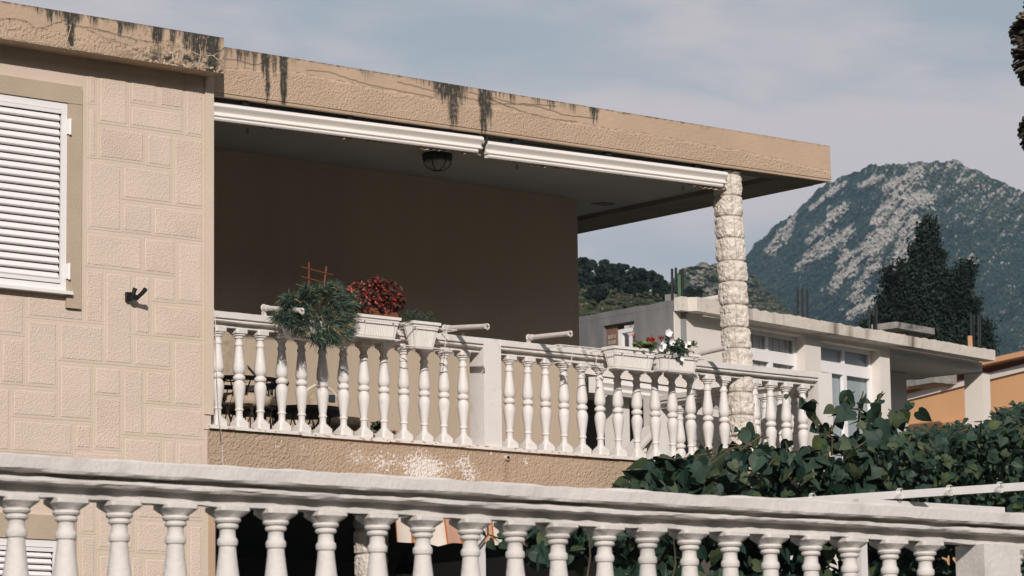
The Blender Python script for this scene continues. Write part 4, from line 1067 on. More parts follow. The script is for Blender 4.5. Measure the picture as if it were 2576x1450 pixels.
# cream rattan chair
c4 = aty(820, 1000, 23.9)
r4 = thing('armchair', (c4.x, 23.9, FL), 'cream rattan chair with a beige cushion and a blue patch, by the back wall', 'armchair')
mb = MB(); pts = [V((c4.x + .27 * math.cos(a), 23.98, FL + .40 + .36 * math.sin(a))) for a in [k * .2618 for k in range(13)]]
mb.tube([V((c4.x + .27, 23.98, FL))] + pts + [V((c4.x - .27, 23.98, FL))], .014, 7)
pts = [V((c4.x + .27 * math.cos(a), 23.86 - .2 * abs(math.sin(a)), FL + .36)) for a in [-k * .2618 for k in range(13)]]; mb.tube(pts, .013, 6)
pts = [V((c4.x + .42 + .12 * math.cos(a), 23.7 + .22 * math.sin(a), FL + .32)) for a in [k * .4 for k in range(17)]]; mb.tube(pts, .010, 6)
for x in (-.24, .24, .5): mb.tube([V((c4.x + x, 23.68, FL)), V((c4.x + x, 23.68, FL + .34))], .013, 6)
mb.build('frame', 'fabric_cream', r4)
mb = MB(); mb.poly([V((c4.x + .235 * math.cos(a), 23.93, FL + .40 + .32 * math.sin(a))) for a in [k * .2618 for k in range(13)]], (0, .04, 0)); mb.build('back_cushion', 'cushion', r4)
mb = MB(); mb.box(c4.x + .05, c4.x + .115, 23.915, 23.928, FL + .61, FL + .67); mb.build('blue_patch', 'blue_cloth', r4)
mb = MB(); mb.loft([(.24, .34), (.26, .36), (.26, .41), (.2, .43)], (c4.x, 23.72, FL), 20); mb.build('seat_cushion', 'cushion', r4, smooth=True)
# pink flowers low on the floor
pf = thing('plant', aty(950, 1075, 22.9), 'small pot plant with pink flowers low behind the balusters', 'plant')
mb = MB()
for k in range(70): leafquad(mb, aty(948 + rnd(-14, 20), 1072 + rnd(-10, 10), 22.85 + rnd(-.06, .06)), .045, 0 if k % 2 else 1)
flowerhead(mb, aty(956, 1063, 22.8), .03, 30, 2); flowerhead(mb, aty(993, 1088, 22.8), .025, 20, 2)
mb.build('foliage', ['leaf_a', 'leaf_b', 'petal_coral'], pf)
mb = MB(); q = aty(958, 1095, 22.86); mb.loft([(.06, FL - q.z), (.085, FL - q.z + .1), (.09, FL - q.z + .11)], q, 16); mb.build('pot', 'terracotta', pf)

# ================================================================ NEIGHBOUR
ZN = 8.5
A = atz(1712, 752, ZN); Bp = atz(2496, 886, ZN)
un = (Bp - A); LN = un.length; un.normalize(); nn = V((-un.y, un.x, 0))      # nn points away from the camera
sdir = V((0, 1, 0))
class Fr:
    def __init__(s, o, u, n): s.o, s.u, s.n = o, u, n
    def px(s, x, y, off=0): q = onpl(x, y, s.o + s.n * off, s.n); return ((q - s.o).dot(s.u), q.z)
    def box(s, mb, u0, u1, d0, d1, z0, z1_, mi=0):
        o = V((s.o.x, s.o.y, 0)) + s.u * u0 + s.n * d0 + V((0, 0, z0)); mb.obox(o, s.u * (u1 - u0), s.n * (d1 - d0), V((0, 0, z1_ - z0)), mi)
    def wall(s, mb, u0, u1, z0, z1_, d0, d1, holes, mi=0):
        us = sorted({u0, u1, *[h[0] for h in holes], *[h[1] for h in holes]}); zs = sorted({z0, z1_, *[h[2] for h in holes], *[h[3] for h in holes]})
        for a, b in zip(us, us[1:]):
            for c, e in zip(zs, zs[1:]):
                m1, m2 = (a + b) / 2, (c + e) / 2
                if not any(h[0] < m1 < h[1] and h[2] < m2 < h[3] for h in holes): s.box(mb, a, b, d0, d1, c, e, mi)
nb = thing('house', A + V((4, 4, 0)) - V((0, 0, A.z - 2.3)), 'white flat-roofed neighbour house with a bare grey side wall and large windows', 'house')
NF = Fr(A + nn * .14, un, nn)
pt_ = .20
wall_end = NF.px(2238, 900)[0]; LNW = LN
d1t = NF.px(1860, 815); d1r = NF.px(2024, 846); d2l = NF.px(2064, 857); d2r = NF.px(2213, 878)
ztop1 = NF.px(2024, 846)[1]; zt2 = NF.px(2064, 857)[1]; zb2 = NF.px(2200, 1200)[1]
w1 = (NF.px(1858, 850)[0], d1r[0], zb2, ztop1); w2 = (d2l[0], d2r[0], zb2, zt2)
mb = MB(); NF.box(mb, 0, .288, 0, .02, 2.0, ZN - pt_ - .001); NF.wall(mb, .29, wall_end, 2.0, ZN - pt_, 0, .30, [w1, w2]); mb.build('wall', 'nb_white', nb)
mb = MB()
# roof slab with rough poured edge
nsg = 150; vs = []
for i in range(nsg + 1):
    u = (LN - .14) * i / nsg - .02; hz = .016 * fn(u * 1.1, 1, 1, 4) + .022 * fn(u * 7, 2, 1, 3)
    if u < .9: hz += .04
    b0 = V((A.x, A.y, 0)) + un * u - nn * (.17 if u > .2 else .03)
    vs += [b0 + V((0, 0, ZN - pt_)), b0 + V((0, 0, ZN + hz)), b0 + nn * (.25 if u > .29 else .15) + V((0, 0, ZN + hz * .6)), b0 + nn * (.26 if u > .29 else .16) + V((0, 0, ZN - .05)), b0 + nn * (.26 if u > .29 else .16) + V((0, 0, ZN - pt_))]
fs = [(i * 5 + j, i * 5 + (j + 1) % 5, (i + 1) * 5 + (j + 1) % 5, (i + 1) * 5 + j) for i in range(nsg) for j in range(5)] + [(4, 3, 2, 1, 0), tuple(nsg * 5 + j for j in range(5))]
mb.add(vs, fs); NF.box(mb, 1.6, LN - .03, .14, 7, ZN - pt_ + .002, ZN - .05); mb.build('roof_slab', 'nb_parapet', nb)
mb = MB(); lip = V((A.x, A.y, 0)); NF.box(mb, wall_end + .01, LN - .12, .02, 5.8, ZN - pt_ - .18, ZN - pt_ - .002); mb.build('terrace_ceiling', 'nb_side', nb)
mb = MB(); pu0, pu1 = NF.px(2473, 980)[0], NF.px(2491, 980)[0]; NF.box(mb, pu0, pu1 + .0, .0, .42, 2, ZN - pt_ - .19); mb.build('pier', 'nb_white', nb)
mb = MB(); NF.box(mb, wall_end - .02, NF.px(2281, 980, 1.15)[0], 1.15, 6.6, 2, ZN - pt_ - .19); mb.build('recessed_wall', 'nb_side', nb)
# windows
def nb_window(h, mull_px, tr_l, tr_r, lower_mull, curtain):
    u0, u1, z0, z1_ = h; D = .20
    w = MB(); f = .07
    NF.box(w, u0, u1, D, D + .07, z1_ - f, z1_); NF.box(w, u0, u0 + f, D, D + .07, z0, z1_ - f); NF.box(w, u1 - f, u1, D, D + .07, z0, z1_ - f)
    zt = (NF.px(*tr_l, D)[1] + NF.px(*tr_r, D)[1]) / 2
    NF.box(w, u0 + f, u1 - f, D - .004, D + .072, zt - .10, zt + .04)
    mu = NF.px(mull_px, 870, D)[0]; NF.box(w, mu - .04, mu + .04, D + .003, D + .067, zt + .04, z1_ - f)
    ml = NF.px(lower_mull, 1000, D)[0]; NF.box(w, ml - .055, ml + .055, D - .01, D + .067, z0, zt - .10)
    NF.box(w, u0 + f, ml - .055, D - .006, D + .067, zt - .17, zt - .10); NF.box(w, ml + .055, u1 - f, D - .006, D + .067, zt - .17, zt - .10)
    NF.box(w, u0 + f, u1 - f, D - .003, D + .067, z0 + .02, z0 + .2)
    o = w.build('window', 'pvc', nb)
    g_ = MB(); NF.box(g_, u0 + f, u1 - f, D + .03, D + .04, z0, z1_ - f); g_.build('pane', 'pane', o)
    c = MB()
    if curtain:
        n = 20
        for k in range(n):
            a = u0 + (u1 - u0) * k / n; NF.box(c, a + .004, a + (u1 - u0) / n - .004, D + .075 + .01 * (k % 2), D + .08 + .01 * (k % 2), z0, z1_)
    else: NF.box(c, u0 + .02, u1 - .02, D + .09, D + .10, z0, z1_)
    c.build('curtain', 'curtain' if curtain else 'curtain_grey', o)
# glass: see-through pane with reflection
m = bpy.data.materials.new('pane'); m.use_nodes = True; MATS['pane'] = m
t_ = m.node_tree; n_ = t_.nodes; l_ = t_.links; n_.remove(n_['Principled BSDF'])
gl = n_.new('ShaderNodeBsdfGlossy'); gl.inputs['Roughness'].default_value = .03; gl.inputs['Color'].default_value = (.8, .85, .9, 1)
tp = n_.new('ShaderNodeBsdfTransparent'); tp.inputs['Color'].default_value = (.97, .98, .985, 1)
fr_ = n_.new('ShaderNodeLayerWeight'); fr_.inputs['Blend'].default_value = .12; ms = n_.new('ShaderNodeMixShader')
l_.new(fr_.outputs[0], ms.inputs[0]); l_.new(tp.outputs[0], ms.inputs[1]); l_.new(gl.outputs[0], ms.inputs[2]); l_.new(ms.outputs[0], n_['Material Output'].inputs['Surface'])
nb_window(w1, 1930, (1884, 879), (2012, 901), 1941, True)
nb_window(w2, 2121, (2068, 911), (2198, 934), 2126, False)
mb = MB(); NF.box(mb, .7, wall_end, 1.8, 1.9, 2, ZN - pt_ - .01); NF.box(mb, d1r[0] + .1, d2l[0] - .1, .301, 1.79, 2, ZN - pt_ - .01); mb.build('room_wall', 'curtain', nb)
# side wall (grey render), with the half finished window
PS = V((A.x, A.y, 0)); SN = V((1, 0, 0))
def spx(x, y, off=0): q = onpl(x, y, PS + SN * off, SN); return q.y, q.z
sy0 = A.y + .165; sy1 = sy0 + 7.5
ha = spx(1595, 812); hb = spx(1519, 900)
h = (ha[0], hb[0], hb[1] - .3, (ha[1] + spx(1519, 816)[1]) / 2)
ztl = spx(1457, 797)[1]
mb = MB()
def sbox(mb, y0, y1, z0, z1_, x0=0.0, x1=.28, mi=0): mb.box(A.x + x0, A.x + x1, y0, y1, z0, z1_, mi)
ys_w = [sy0, h[0], h[1], sy1]; zs_w = [2, h[2], h[3], ZN - .02]; vv = []
for xx_ in (A.x, A.x + .28):
    for zz_ in zs_w:
        for yy_ in ys_w: vv.append((xx_, yy_, zz_))
ff = []
for b_ in range(3):
    for a_ in range(3):
        if a_ == 1 and b_ == 1: continue
        i0 = b_ * 4 + a_; ff += [(i0, i0 + 1, i0 + 5, i0 + 4), (i0 + 16, i0 + 20, i0 + 21, i0 + 17)]
ff += [(5, 9, 25, 21), (6, 22, 26, 10), (5, 21, 22, 6), (9, 10, 26, 25)]
for b_ in range(3): ff += [(b_ * 4, b_ * 4 + 4, b_ * 4 + 20, b_ * 4 + 16), (b_ * 4 + 3, b_ * 4 + 19, b_ * 4 + 23, b_ * 4 + 7)]
mb.add(vv, ff)
vs = []
for i in range(61):
    y = sy0 + (sy1 - sy0) * i / 60; hz = .025 * fn(y * 2, 1, 4, 3)
    vs += [(A.x - .003, y, ZN - .1), (A.x - .003, y, ZN + hz), (A.x + .28, y, ZN + hz), (A.x + .28, y, ZN - .1)]
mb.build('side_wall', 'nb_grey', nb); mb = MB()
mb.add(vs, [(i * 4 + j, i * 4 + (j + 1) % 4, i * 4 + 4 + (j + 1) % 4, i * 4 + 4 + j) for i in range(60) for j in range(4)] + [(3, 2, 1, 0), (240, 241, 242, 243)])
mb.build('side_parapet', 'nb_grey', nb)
mb = MB(); sbox(mb, h[0], h[1], h[2], h[3], 1.2, 1.25); mb.build('room_wall', 'room_shade', nb)
bw = (h[1] - h[0]) * .34
br2 = MB(); sbox(br2, h[1] - bw, h[1] - .001, h[2], h[3] - .001, .07, .25, 0)
z = h[2]; k = 0
while z < h[3] - .2:
    for q in range(3):
        for rr in range(2):
            br2.box(A.x + .062, A.x + .0695, h[1] - bw + .03 + q * (bw - .06) / 3, h[1] - bw + .03 + (q + .72) * (bw - .06) / 3, z + .03 + rr * .10, z + .10 + rr * .10, 1)
    z += .245
br2.build('bare_brick', ['brick', 'brick_hole'], nb)
ww = MB(); y0, y1, z0, z1_ = h[0] + .002, h[1] - bw - .003, h[2], h[3] - .09
for (a_, b_, c_, d2_) in ((y0, y1, z1_ - .07, z1_), (y1 - .09, y1, z0, z1_ - .071), (y0, y0 + .06, z0, z1_ - .071)): sbox(ww, a_, b_, c_, d2_, .10, .17)
wo = ww.build('window', 'pvc', nb)
sa = MB()
for (a_, b_, c_, d2_) in ((y0 + .07, y1 - .22, z1_ - .22, z1_ - .14), (y1 - .31, y1 - .22, z0, z1_ - .221), (y0 + .07, y0 + .13, z0, z1_ - .221)): sbox(sa, a_, b_, c_, d2_, .15, .20)
sa.build('sash', 'pvc', wo); sa = MB(); sbox(sa, y0 + .13, y1 - .31, z0, z1_ - .221, .17, .18); sa.build('pane', 'glass', wo)
# projecting lower storey with its own rolled awning and dark opening
OFF = -2.2
LF = Fr(NF.o + nn * OFF, un, nn)
lu0 = LF.px(1380, 930)[0]; lu1 = LF.px(1900, 1000)[0]; zbl = LF.px(1478, 941)[1]
zbl2 = LF.px(1800, 988)[1]
mb = MB(); LF.box(mb, lu0, lu1, 0, 2.2, zbl, zbl + .36); mb.build('lower_storey_beam', 'nb_white', nb)
pa, pb = LF.px(1562, 1050)[0], LF.px(1590, 1050)[0]
mb = MB(); LF.box(mb, pa, pb, .05, .33, 2, zbl - .01); mb.build('pier', 'nb_white', nb); mb = MB(); LF.box(mb, LF.px(1875, 1000)[0], lu1, .05, .3, 2, zbl - .01); mb.build('pier', 'nb_white', nb)
mb = MB(); LF.box(mb, lu0, LF.px(1838, 1000, 2.1)[0], 2.1, 2.19, 2, zbl - .01); mb.build('room_wall', 'room_shade', nb)  # dark sheet before the white wall, painted shade under the beam
aw = thing('awning', LF.o + un * 1 - V((0, 0, LF.o.z - zbl)), 'rolled white awning under the neighbour white beam, seen through the balusters', 'awning')
mb = MB(); c0 = LF.px(1478, 945)[0]; c1_ = LF.px(1812, 975)[0]
P_ = V((LF.o.x, LF.o.y, 0)) - nn * .02
mb.extr([(0, 0), (-.14, -.01), (-.17, -.09), (-.12, -.15), (-.17, -.20), (-.14, -.26), (0, -.24)], P_ + un * c0 + V((0, 0, zbl - .05)), P_ + un * c1_ + V((0, 0, zbl - .05)), nn); mb.build('housing', 'alu', aw)
# rebar groups, chimney, roof pipe
def rods(pxs, ytop, ybot, dep, label, stub=None):
    d = dep; base = onpl(pxs[0], ybot, NF.o + nn * d, nn)
    r = thing('rebar', V((base.x, base.y, base.z)), label, 'reinforcement bars', 'bare reinforcement bars on the neighbour roof')
    for i, x in enumerate(pxs):
        mb = MB(); off = d + (.25 if i % 2 else 0); p = onpl(x, ybot + 3, NF.o + nn * off, nn); q = onpl(x - rnd(-1, 1), ytop + rnd(-2, 5), NF.o + nn * off, nn); mb.tube([p - V((0, 0, .2)), q], .024, 5); mb.build('rod', 'dark_metal', r)
    if stub:
        p = onpl(stub[0], stub[1], NF.o + nn * d, nn); mb = MB(); mb.obox(p - V((0, 0, .5)), un * .18, nn * .18, V((0, 0, .5))); mb.build('concrete_stub', 'concrete', r)
rods([1691, 1700, 1711, 1717], 674, 745, .5, 'four bare iron rods on a concrete stub above the grey wall corner', (1693, 739))
rods([2005, 2018, 2030], 728, 800, .35, 'three bare iron rods rising from the roof edge above the first window')
rods([2187, 2198, 2204], 768, 822, 2.2, 'three short iron rods at the left foot of the conifer')
rods([2444, 2450, 2462, 2465], 794, 880, 1.8, 'iron rods at the far right end of the neighbour roof')
mb = MB(); gp_ = onpl(1709, 742, NF.o + nn * .4, nn); mb.tube([gp_ - V((0, 0, .1)), gp_ + V((0, 0, .35))], .03, 7); tag(mb.build('plastic_pipe', 'green_pipe'), 'short green plastic pipe standing among the iron rods at the corner', 'pipe')
rp_ = onpl(1762, 760, NF.o + nn * .1, nn); mb = MB(); q = atd(1803, 764, rp_.dot(V((ray(1803, 764))).normalized()) / ray(1803, 764).length - .9)
mb.tube([rp_ + nn * .3, rp_ - nn * .46 + V((0, 0, .03))], .055, 12); tag(mb.build('roof_pipe', 'grey_tube'), 'grey drain pipe sticking out over the neighbour roof edge', 'pipe')
ch = thing('chimney', onpl(2300, 860, NF.o + nn * 2.6, nn), 'squat concrete chimney with a mossy slab cap in front of the conifer', 'chimney')
def cpx(x, y, d=2.6): return NF.px(x, y, d)
mb = MB(); a = cpx(2287, 850); b = cpx(2328, 850); ztc = cpx(2300, 838)[1]; NF.box(mb, a[0], b[0], 2.6, 2.9, ZN - .1, ztc); mb.build('stack', 'concrete', ch)
mb = MB(); a = cpx(2240, 838); b = cpx(2336, 850); NF.box(mb, a[0], b[0], 2.45, 3.05, ztc + .002, ztc + .13); mb.build('cap', 'concrete', ch)
mb = MB(); a = cpx(2275, 838); b = cpx(2286, 850); NF.box(mb, a[0], b[0], 2.62, 2.88, ZN - .1, ztc); mb.build('brick_side', 'brick', ch)
# wooden peg at roof end
pg = onpl(2441, 874, NF.o + nn * .3, nn); mb = MB(); mb.box(pg.x - .03, pg.x + .03, pg.y - .03, pg.y + .03, pg.z - .3, pg.z + .22); tag(mb.build('wooden_peg', 'orange_eave'), 'short wooden peg standing on the right end of the neighbour roof', 'peg')

# orange building: gabled wall seen from the side
OX = 62.0
ob = thing('house', V((OX, atx(2400, 1000, OX).y, 3)), 'orange house with sloping eaves behind the right end of the neighbour terrace', 'house')
def op(pts, off=0): return [atx(x, y, OX + off) for x, y in pts]
mb = MB(); mb.poly(op([(2180, 1010), (2283, 985), (2444, 952), (2640, 905), (2640, 1690), (2180, 1690)]), (3, 0, 0)); mb.build('wall', 'orange_wall', ob)
mb = MB(); mb.poly(op([(2200, 1010), (2283, 992), (2444, 950), (2640, 900), (2640, 918), (2444, 966), (2283, 1007), (2200, 1025)], -.06), (.08, 0, 0)); mb.build('white_band', 'nb_white', ob)
mb = MB(); mb.poly(op([(2200, 988), (2283, 970), (2444, 926), (2640, 878), (2640, 902), (2444, 951), (2283, 992), (2200, 1012)], .2), (3, 0, 0)); mb.build('recess', 'orange_shade', ob)
mb = MB(); mb.poly(op([(2200, 982), (2283, 962), (2370, 938), (2400, 922), (2440, 914), (2505, 898), (2640, 868), (2640, 882), (2505, 911), (2440, 926), (2400, 938), (2372, 953), (2283, 977), (2200, 996)], -.35), (4, 0, 0)); mb.build('eave', 'orange_eave', ob)
mb = MB(); mb.poly(op([(2370, 945), (2400, 932), (2398, 962), (2372, 972)], -.2), (.5, 0, 0)); mb.build('eave_bracket', 'orange_wall', ob)
mb = MB(); mb.poly(op([(2300, 1078), (2640, 1010), (2640, 1026), (2300, 1094)], -.15), (.2, 0, 0)); mb.build('ledge', 'orange_eave', ob)
mb = MB(); mb.poly([atx(x, y, OX - 2) for x, y in ((2270, 936), (2350, 926), (2350, 962), (2270, 975))], (.8, 0, 0)); tag(mb.build('garden_wall', 'concrete'), 'grey block wall end seen under the neighbour terrace roof', 'wall')

# satellite dish behind the right balusters
dh = aty(2003, 1075, 24.9); ds = thing('satellite_dish', dh, 'white satellite dish tucked behind the last balusters on the right', 'satellite dish')
mb = MB(); vs = [dh + V((0, 0, 0))]; n = 24
ax = V((-.85, .25, .35)).normalized(); t1 = ax.orthogonal().normalized(); t2 = ax.cross(t1)
for rr, dd in ((.15, .01), (.28, .05), (.36, .09)):
    for k in range(n): a = k * 6.2832 / n; vs.append(dh + ax * dd + (t1 * math.cos(a) + t2 * math.sin(a)) * rr)
fs = [(0, 1 + k, 1 + (k + 1) % n) for k in range(n)] + [(1 + j * n + k, 1 + j * n + (k + 1) % n, 1 + (j + 1) * n + (k + 1) % n, 1 + (j + 1) * n + k) for j in range(2) for k in range(n)]
mb.add(vs, fs); mb.build('reflector', 'pvc', ds, smooth=True)
mb = MB(); mb.tube([dh - ax * .02, dh - ax * .3 - V((0, 0, .5)), V((dh.x + .3, dh.y, 3.0))], .02, 6); mb.build('mast', 'grey_tube', ds)

# ================================================================ CONIFER
ctd = 96.0; sc_ = ctd / FPX
cb_ = atd(2325, 930, ctd); ctop = atd(2330, 560, ctd)
tr_ = thing('tree', V((cb_.x, cb_.y, 2.5)), 'tall dark ragged conifer behind the neighbour roof, in front of the mountain', 'tree')
mb = MB(); mb.tube([V((cb_.x, cb_.y, 2.3)), cb_, ctop - V((0, 0, .5))], [.35, .28, .04], 8); mb.build('trunk', 'bark', tr_)
mb = MB()
SPIRES = [((2331, 556), (2325, 930), 68, 2500), ((2249, 680), (2282, 850), 34, 520), ((2425, 662), (2372, 850), 27, 520), ((2372, 688), (2345, 800), 24, 260), ((2276, 662), (2312, 790), 22, 240), ((2440, 752), (2388, 870), 28, 340),
          ((2228, 752), (2272, 880), 28, 340), ((2192, 812), (2238, 950), 40, 480), ((2462, 812), (2420, 950), 36, 480), ((2476, 850), (2440, 960), 26, 260), ((2300, 620), (2326, 700), 12, 90), ((2358, 634), (2334, 710), 12, 90), ((2215, 790), (2260, 900), 30, 300)]
for (tx_, ty_), (bx_, by_), hw_, cnt in SPIRES:
    lay = max(3, (by_ - ty_) / 26.0)
    for k in range(int(cnt * 1.45)):
        t_ = random.random() ** .62; fr_ = (t_ * lay) % 1.0; w_ = hw_ * t_ ** 1.0 * (.62 + .42 * fr_) * (1 + .35 * fn(t_ * 9, tx_, 1, 2))
        u_ = (random.random() * 2 - 1); u_ = math.copysign(abs(u_) ** .75, u_)
        px = tx_ + (bx_ - tx_) * t_ + u_ * w_; py = ty_ + (by_ - ty_) * t_ + abs(u_) * w_ * .12
        p = atd(px, py, ctd + rnd(-1, 1) * w_ * sc_ * math.sqrt(max(0, 1 - u_ * u_)))
        ax = (p - V((cb_.x, cb_.y, p.z))); ax.z = 0; ax = (ax.normalized() if ax.length > .1 else V((0, -1, 0))) + V((0, 0, .25))
        for q in range(12):
            leafquad(mb, p + V((random.gauss(0, .11), random.gauss(0, .11), random.gauss(0, .08))) + ax * rnd(-.12, .30), rnd(.06, .14), 0 if random.random() < .75 else 1, ax)
mb.build('crown', ['conifer', 'conifer_b'], tr_)

# ================================================================ PERGOLA AND VINES
pg_ = thing('pergola', atz(2175, 1300, GZ), 'white metal pergola frame carrying the dark vine, with tied wires', 'pergola')
pz = 2.5
p0 = atz(1880, 1271, pz); p1 = atz(2760, 1212, pz)
dd = (p1 - p0).normalized(); sd = V((-dd.y, dd.x, 0))
mb = MB(); mb.obox(p0 - V((0, 0, .03)), p1 - p0, sd * .06, V((0, 0, .065))); mb.build('beam', 'rail_steel', pg_)
p2 = atz(2160, 1262, pz - .08); p3 = atz(2528, 1284, pz - .08); d3 = (p3 - p2).normalized(); s3 = V((-d3.y, d3.x, 0))
mb = MB(); mb.obox(p2 - V((0, 0, .03)), p3 - p2, s3 * .06, V((0, 0, .055))); mb.build('beam', 'rail_steel', pg_)
q = atz(2177, 1380, .5); pp = onpl(2167, 1420, V((p2.x, p2.y, 0)), V((0, 1, 0)))
mb = MB(); mb.box(pp.x, pp.x + .075, pp.y, pp.y + .06, GZ - .05, pz - .111); mb.build('post', 'rail_steel', pg_)
pp = aty(1201, 1400, 20.6); mb = MB(); mb.box(pp.x, pp.x + .085, 20.6, 20.66, GZ - .05, 2.36); mb.build('post', 'rail_steel', pg_)
pp2 = aty(1190, 1318, 20.6); mb = MB(); mb.box(pp2.x - .02, pp2.x + 4.6, 20.62, 20.68, 2.361, 2.42); mb.build('beam', 'rail_steel', pg_)
for x, y in ((2040, 1254), (2260, 1242), (2385, 1234), (2512, 1226)):
    c = atz(x, y, pz); mb = MB()
    for k in range(3):
        o = c + dd * (k * .012 - .012) + sd * .03; pts = [o + (sd * math.cos(a) * .045 + V((0, 0, 1)) * math.sin(a) * .045) for a in [j * .6283 for j in range(11)]]; mb.tube(pts, .003, 4)
    mb.build('tie_wire', 'wire', pg_)

mat('leaf_young', (.055, .078, .028), .55, .3, 9, spec=.25)
LEAF = ['leaf_a', 'leaf_b', 'leaf_c', 'leaf_young']
def vine_leaf(mb, p, s, out=V((-.35, -.8, .55))):
    n = (out + rl() * 1.0).normalized(); t = V((rnd(-1, 1), rnd(-.4, .2), -rnd(.1, 1.1)))
    u = random.random(); heart(mb, p, n, t, s, 0 if u < .42 else (1 if u < .63 else (2 if u < .965 else 3)), rnd(.05, .3), rnd(0, .35))
VTOP = [(1562, 1232), (1580, 1215), (1600, 1196), (1625, 1165), (1650, 1150), (1700, 1148), (1760, 1140), (1830, 1142), (1870, 1118), (1900, 1108), (1930, 1120), (1980, 1130), (2040, 1128), (2090, 1095), (2140, 1085), (2200, 1080), (2260, 1088), (2330, 1096), (2400, 1082), (2450, 1075), (2500, 1060), (2600, 1050), (2700, 1040)]
vn = thing('vine', atz(1950, 1260, GZ), 'dense dark green vine with heart-shaped leaves climbing in front of the balcony corner', 'vine')
mb = MB()
def fill(mb, n, x0, x1, topf, bot, ylo, yhi, smin, smax, keep=None):
    k = 0
    while k < n:
        px = rnd(x0, x1); t = interp(topf, px); py = t + (bot(px) - t) * rnd(0, 1)
        if keep and not keep(px, py): continue
        if px < 2150 and (py - t) > 14 and fn(px * .022, py * .045, 4.4, 3) < -.16: k += .5; continue
        if (py - t) < 14 and fn(px * .05, 2.2, 8.8, 3) < (14 - (py - t)) * .03 - .05: k += .2; continue
        p = aty(px, py, rnd(ylo, yhi)); vine_leaf(mb, p, rnd(smin, smax)); k += 1
def keepL(px, py):   # gaps in the thinner left part
    if px < 1720: return fn(px * .025, py * .03, 2.2, 2) > -.22 or py < interp(VTOP, px) + 22
    return True
fill(mb, 560, 1565, 1800, VTOP, lambda x: 1262, 20.9, 21.9, .10, .21, keepL)
fill(mb, 1900, 1790, 2240, VTOP, lambda x: 1285, 20.5, 22.0, .06, .17)
fill(mb, 3000, 2230, 2680, VTOP, lambda x: 1300, 20.2, 22.2, .05, .12)
# sprays above the mass
sprays = [[(1875, 1120), (1862, 1085), (1850, 1100)], [(1900, 1120), (1885, 1090), (1878, 1075)], [(1985, 1140), (1975, 1110)], [(2080, 1130), (2075, 1085), (2035, 1020), (2012, 1000), (1995, 990)], [(2085, 1100), (2110, 1040), (2130, 1000), (2150, 985)],
          [(2035, 1035), (2040, 1010)], [(2155, 1120), (2160, 1060), (2165, 1010), (2172, 985)], [(2170, 1080), (2210, 1010), (2220, 985)], [(2200, 1100), (2240, 1070), (2260, 1040), (2300, 1018)], [(2260, 1045), (2235, 1030)],
          [(2100, 1140), (2080, 1115), (2060, 1090)], [(2160, 1030), (2120, 1026)], [(1700, 1160), (1740, 1150), (1800, 1140), (1850, 1125)], [(2190, 1120), (2195, 1060)], [(2225, 1110), (2250, 1070)]]
st_ = MB()
for sp_ in sprays:
    y0 = rnd(21.0, 21.5); P_ = [aty(x, y, y0) for x, y in sp_]
    st_ = MB(); st_.tube(P_, [.011] * (len(P_) - 1) + [.006], 5); st_.build('stem', 'stem', vn)
    for a, b in zip(P_, P_[1:]):
        nl = max(2, int((b - a).length / .045))
        for k in range(nl):
            q = a.lerp(b, (k + rnd(0, .8)) / nl) + V((rnd(-.05, .05), rnd(-.05, .05), rnd(-.03, .04))); vine_leaf(mb, q, rnd(.07, .16))
for (x, y, s) in ((2200, 1070, .27), (2190, 1030, .20), (2140, 1030, .19), (2255, 1040, .16), (2310, 1035, .16), (2030, 1020, .15), (2180, 1110, .24), (2065, 1105, .2), (2240, 1075, .18), (1870, 1090, .13), (1895, 1095, .12), (1745, 1190, .2), (1690, 1180, .18), (1780, 1170, .17), (1640, 1190, .16), (1720, 1225, .22), (1610, 1215, .15), (2120, 1130, .2)):
    vine_leaf(mb, aty(x, y, 21.0), s, V((-.2, -1, .2)))
mb.build('foliage', LEAF, vn, smooth=False)
for k in range(46):
    x = rnd(1780, 2560); t = interp(VTOP, x); a = aty(x, t + rnd(10, 110), rnd(20.5, 21.3)); b = a + V((rnd(-.3, .3), rnd(-.2, .2), rnd(-.1, .18))); st_ = MB(); st_.tube([a, a.lerp(b, .5) + V((0, -.05, .05)), b], [.009, .008, .005], 5); st_.build('stem', 'stem', vn)
# lower hanging vine seen through the foreground balusters
lv = thing('vine', atz(1900, 1440, GZ), 'shaded vine hanging below the pergola, seen between the foreground balusters', 'vine')
mb = MB()
LT = [(1300, 1300), (2700, 1330)]
def keep2(px, py):
    if px < 1420: return fn(px * .03, py * .03, 9, 2) > .05
    if px < 1650: return fn(px * .02, py * .02, 5, 2) > -.16
    return True
fill(mb, 300, 1318, 1560, LT, lambda x: 1410, 20.7, 21.4, .09, .17, keep2)
fill(mb, 1100, 1540, 2050, LT, lambda x: 1520, 20.8, 21.9, .09, .17, keep2)
fill(mb, 900, 2050, 2680, [(2000, 1290), (2700, 1300)], lambda x: 1540, 21.0, 22.2, .09, .17)
for (x, y) in ((1255, 1340), (1240, 1352), (1230, 1360), (1262, 1362), (1210, 1335)): vine_leaf(mb, aty(x, y, 20.5), rnd(.07, .12))
mb.build('foliage', LEAF, lv)
mb = MB()
for sp_ in ([(1225, 1290), (1228, 1345), (1255, 1355), (1300, 1358)], [(1228, 1345), (1200, 1380)], [(1480, 1300), (1485, 1400), (1470, 1500)], [(1690, 1300), (1700, 1420), (1680, 1500)]):
    mb = MB(); mb.tube([aty(x, y, 20.55) for x, y in sp_], .008, 5); mb.build('stem', 'stem', lv)
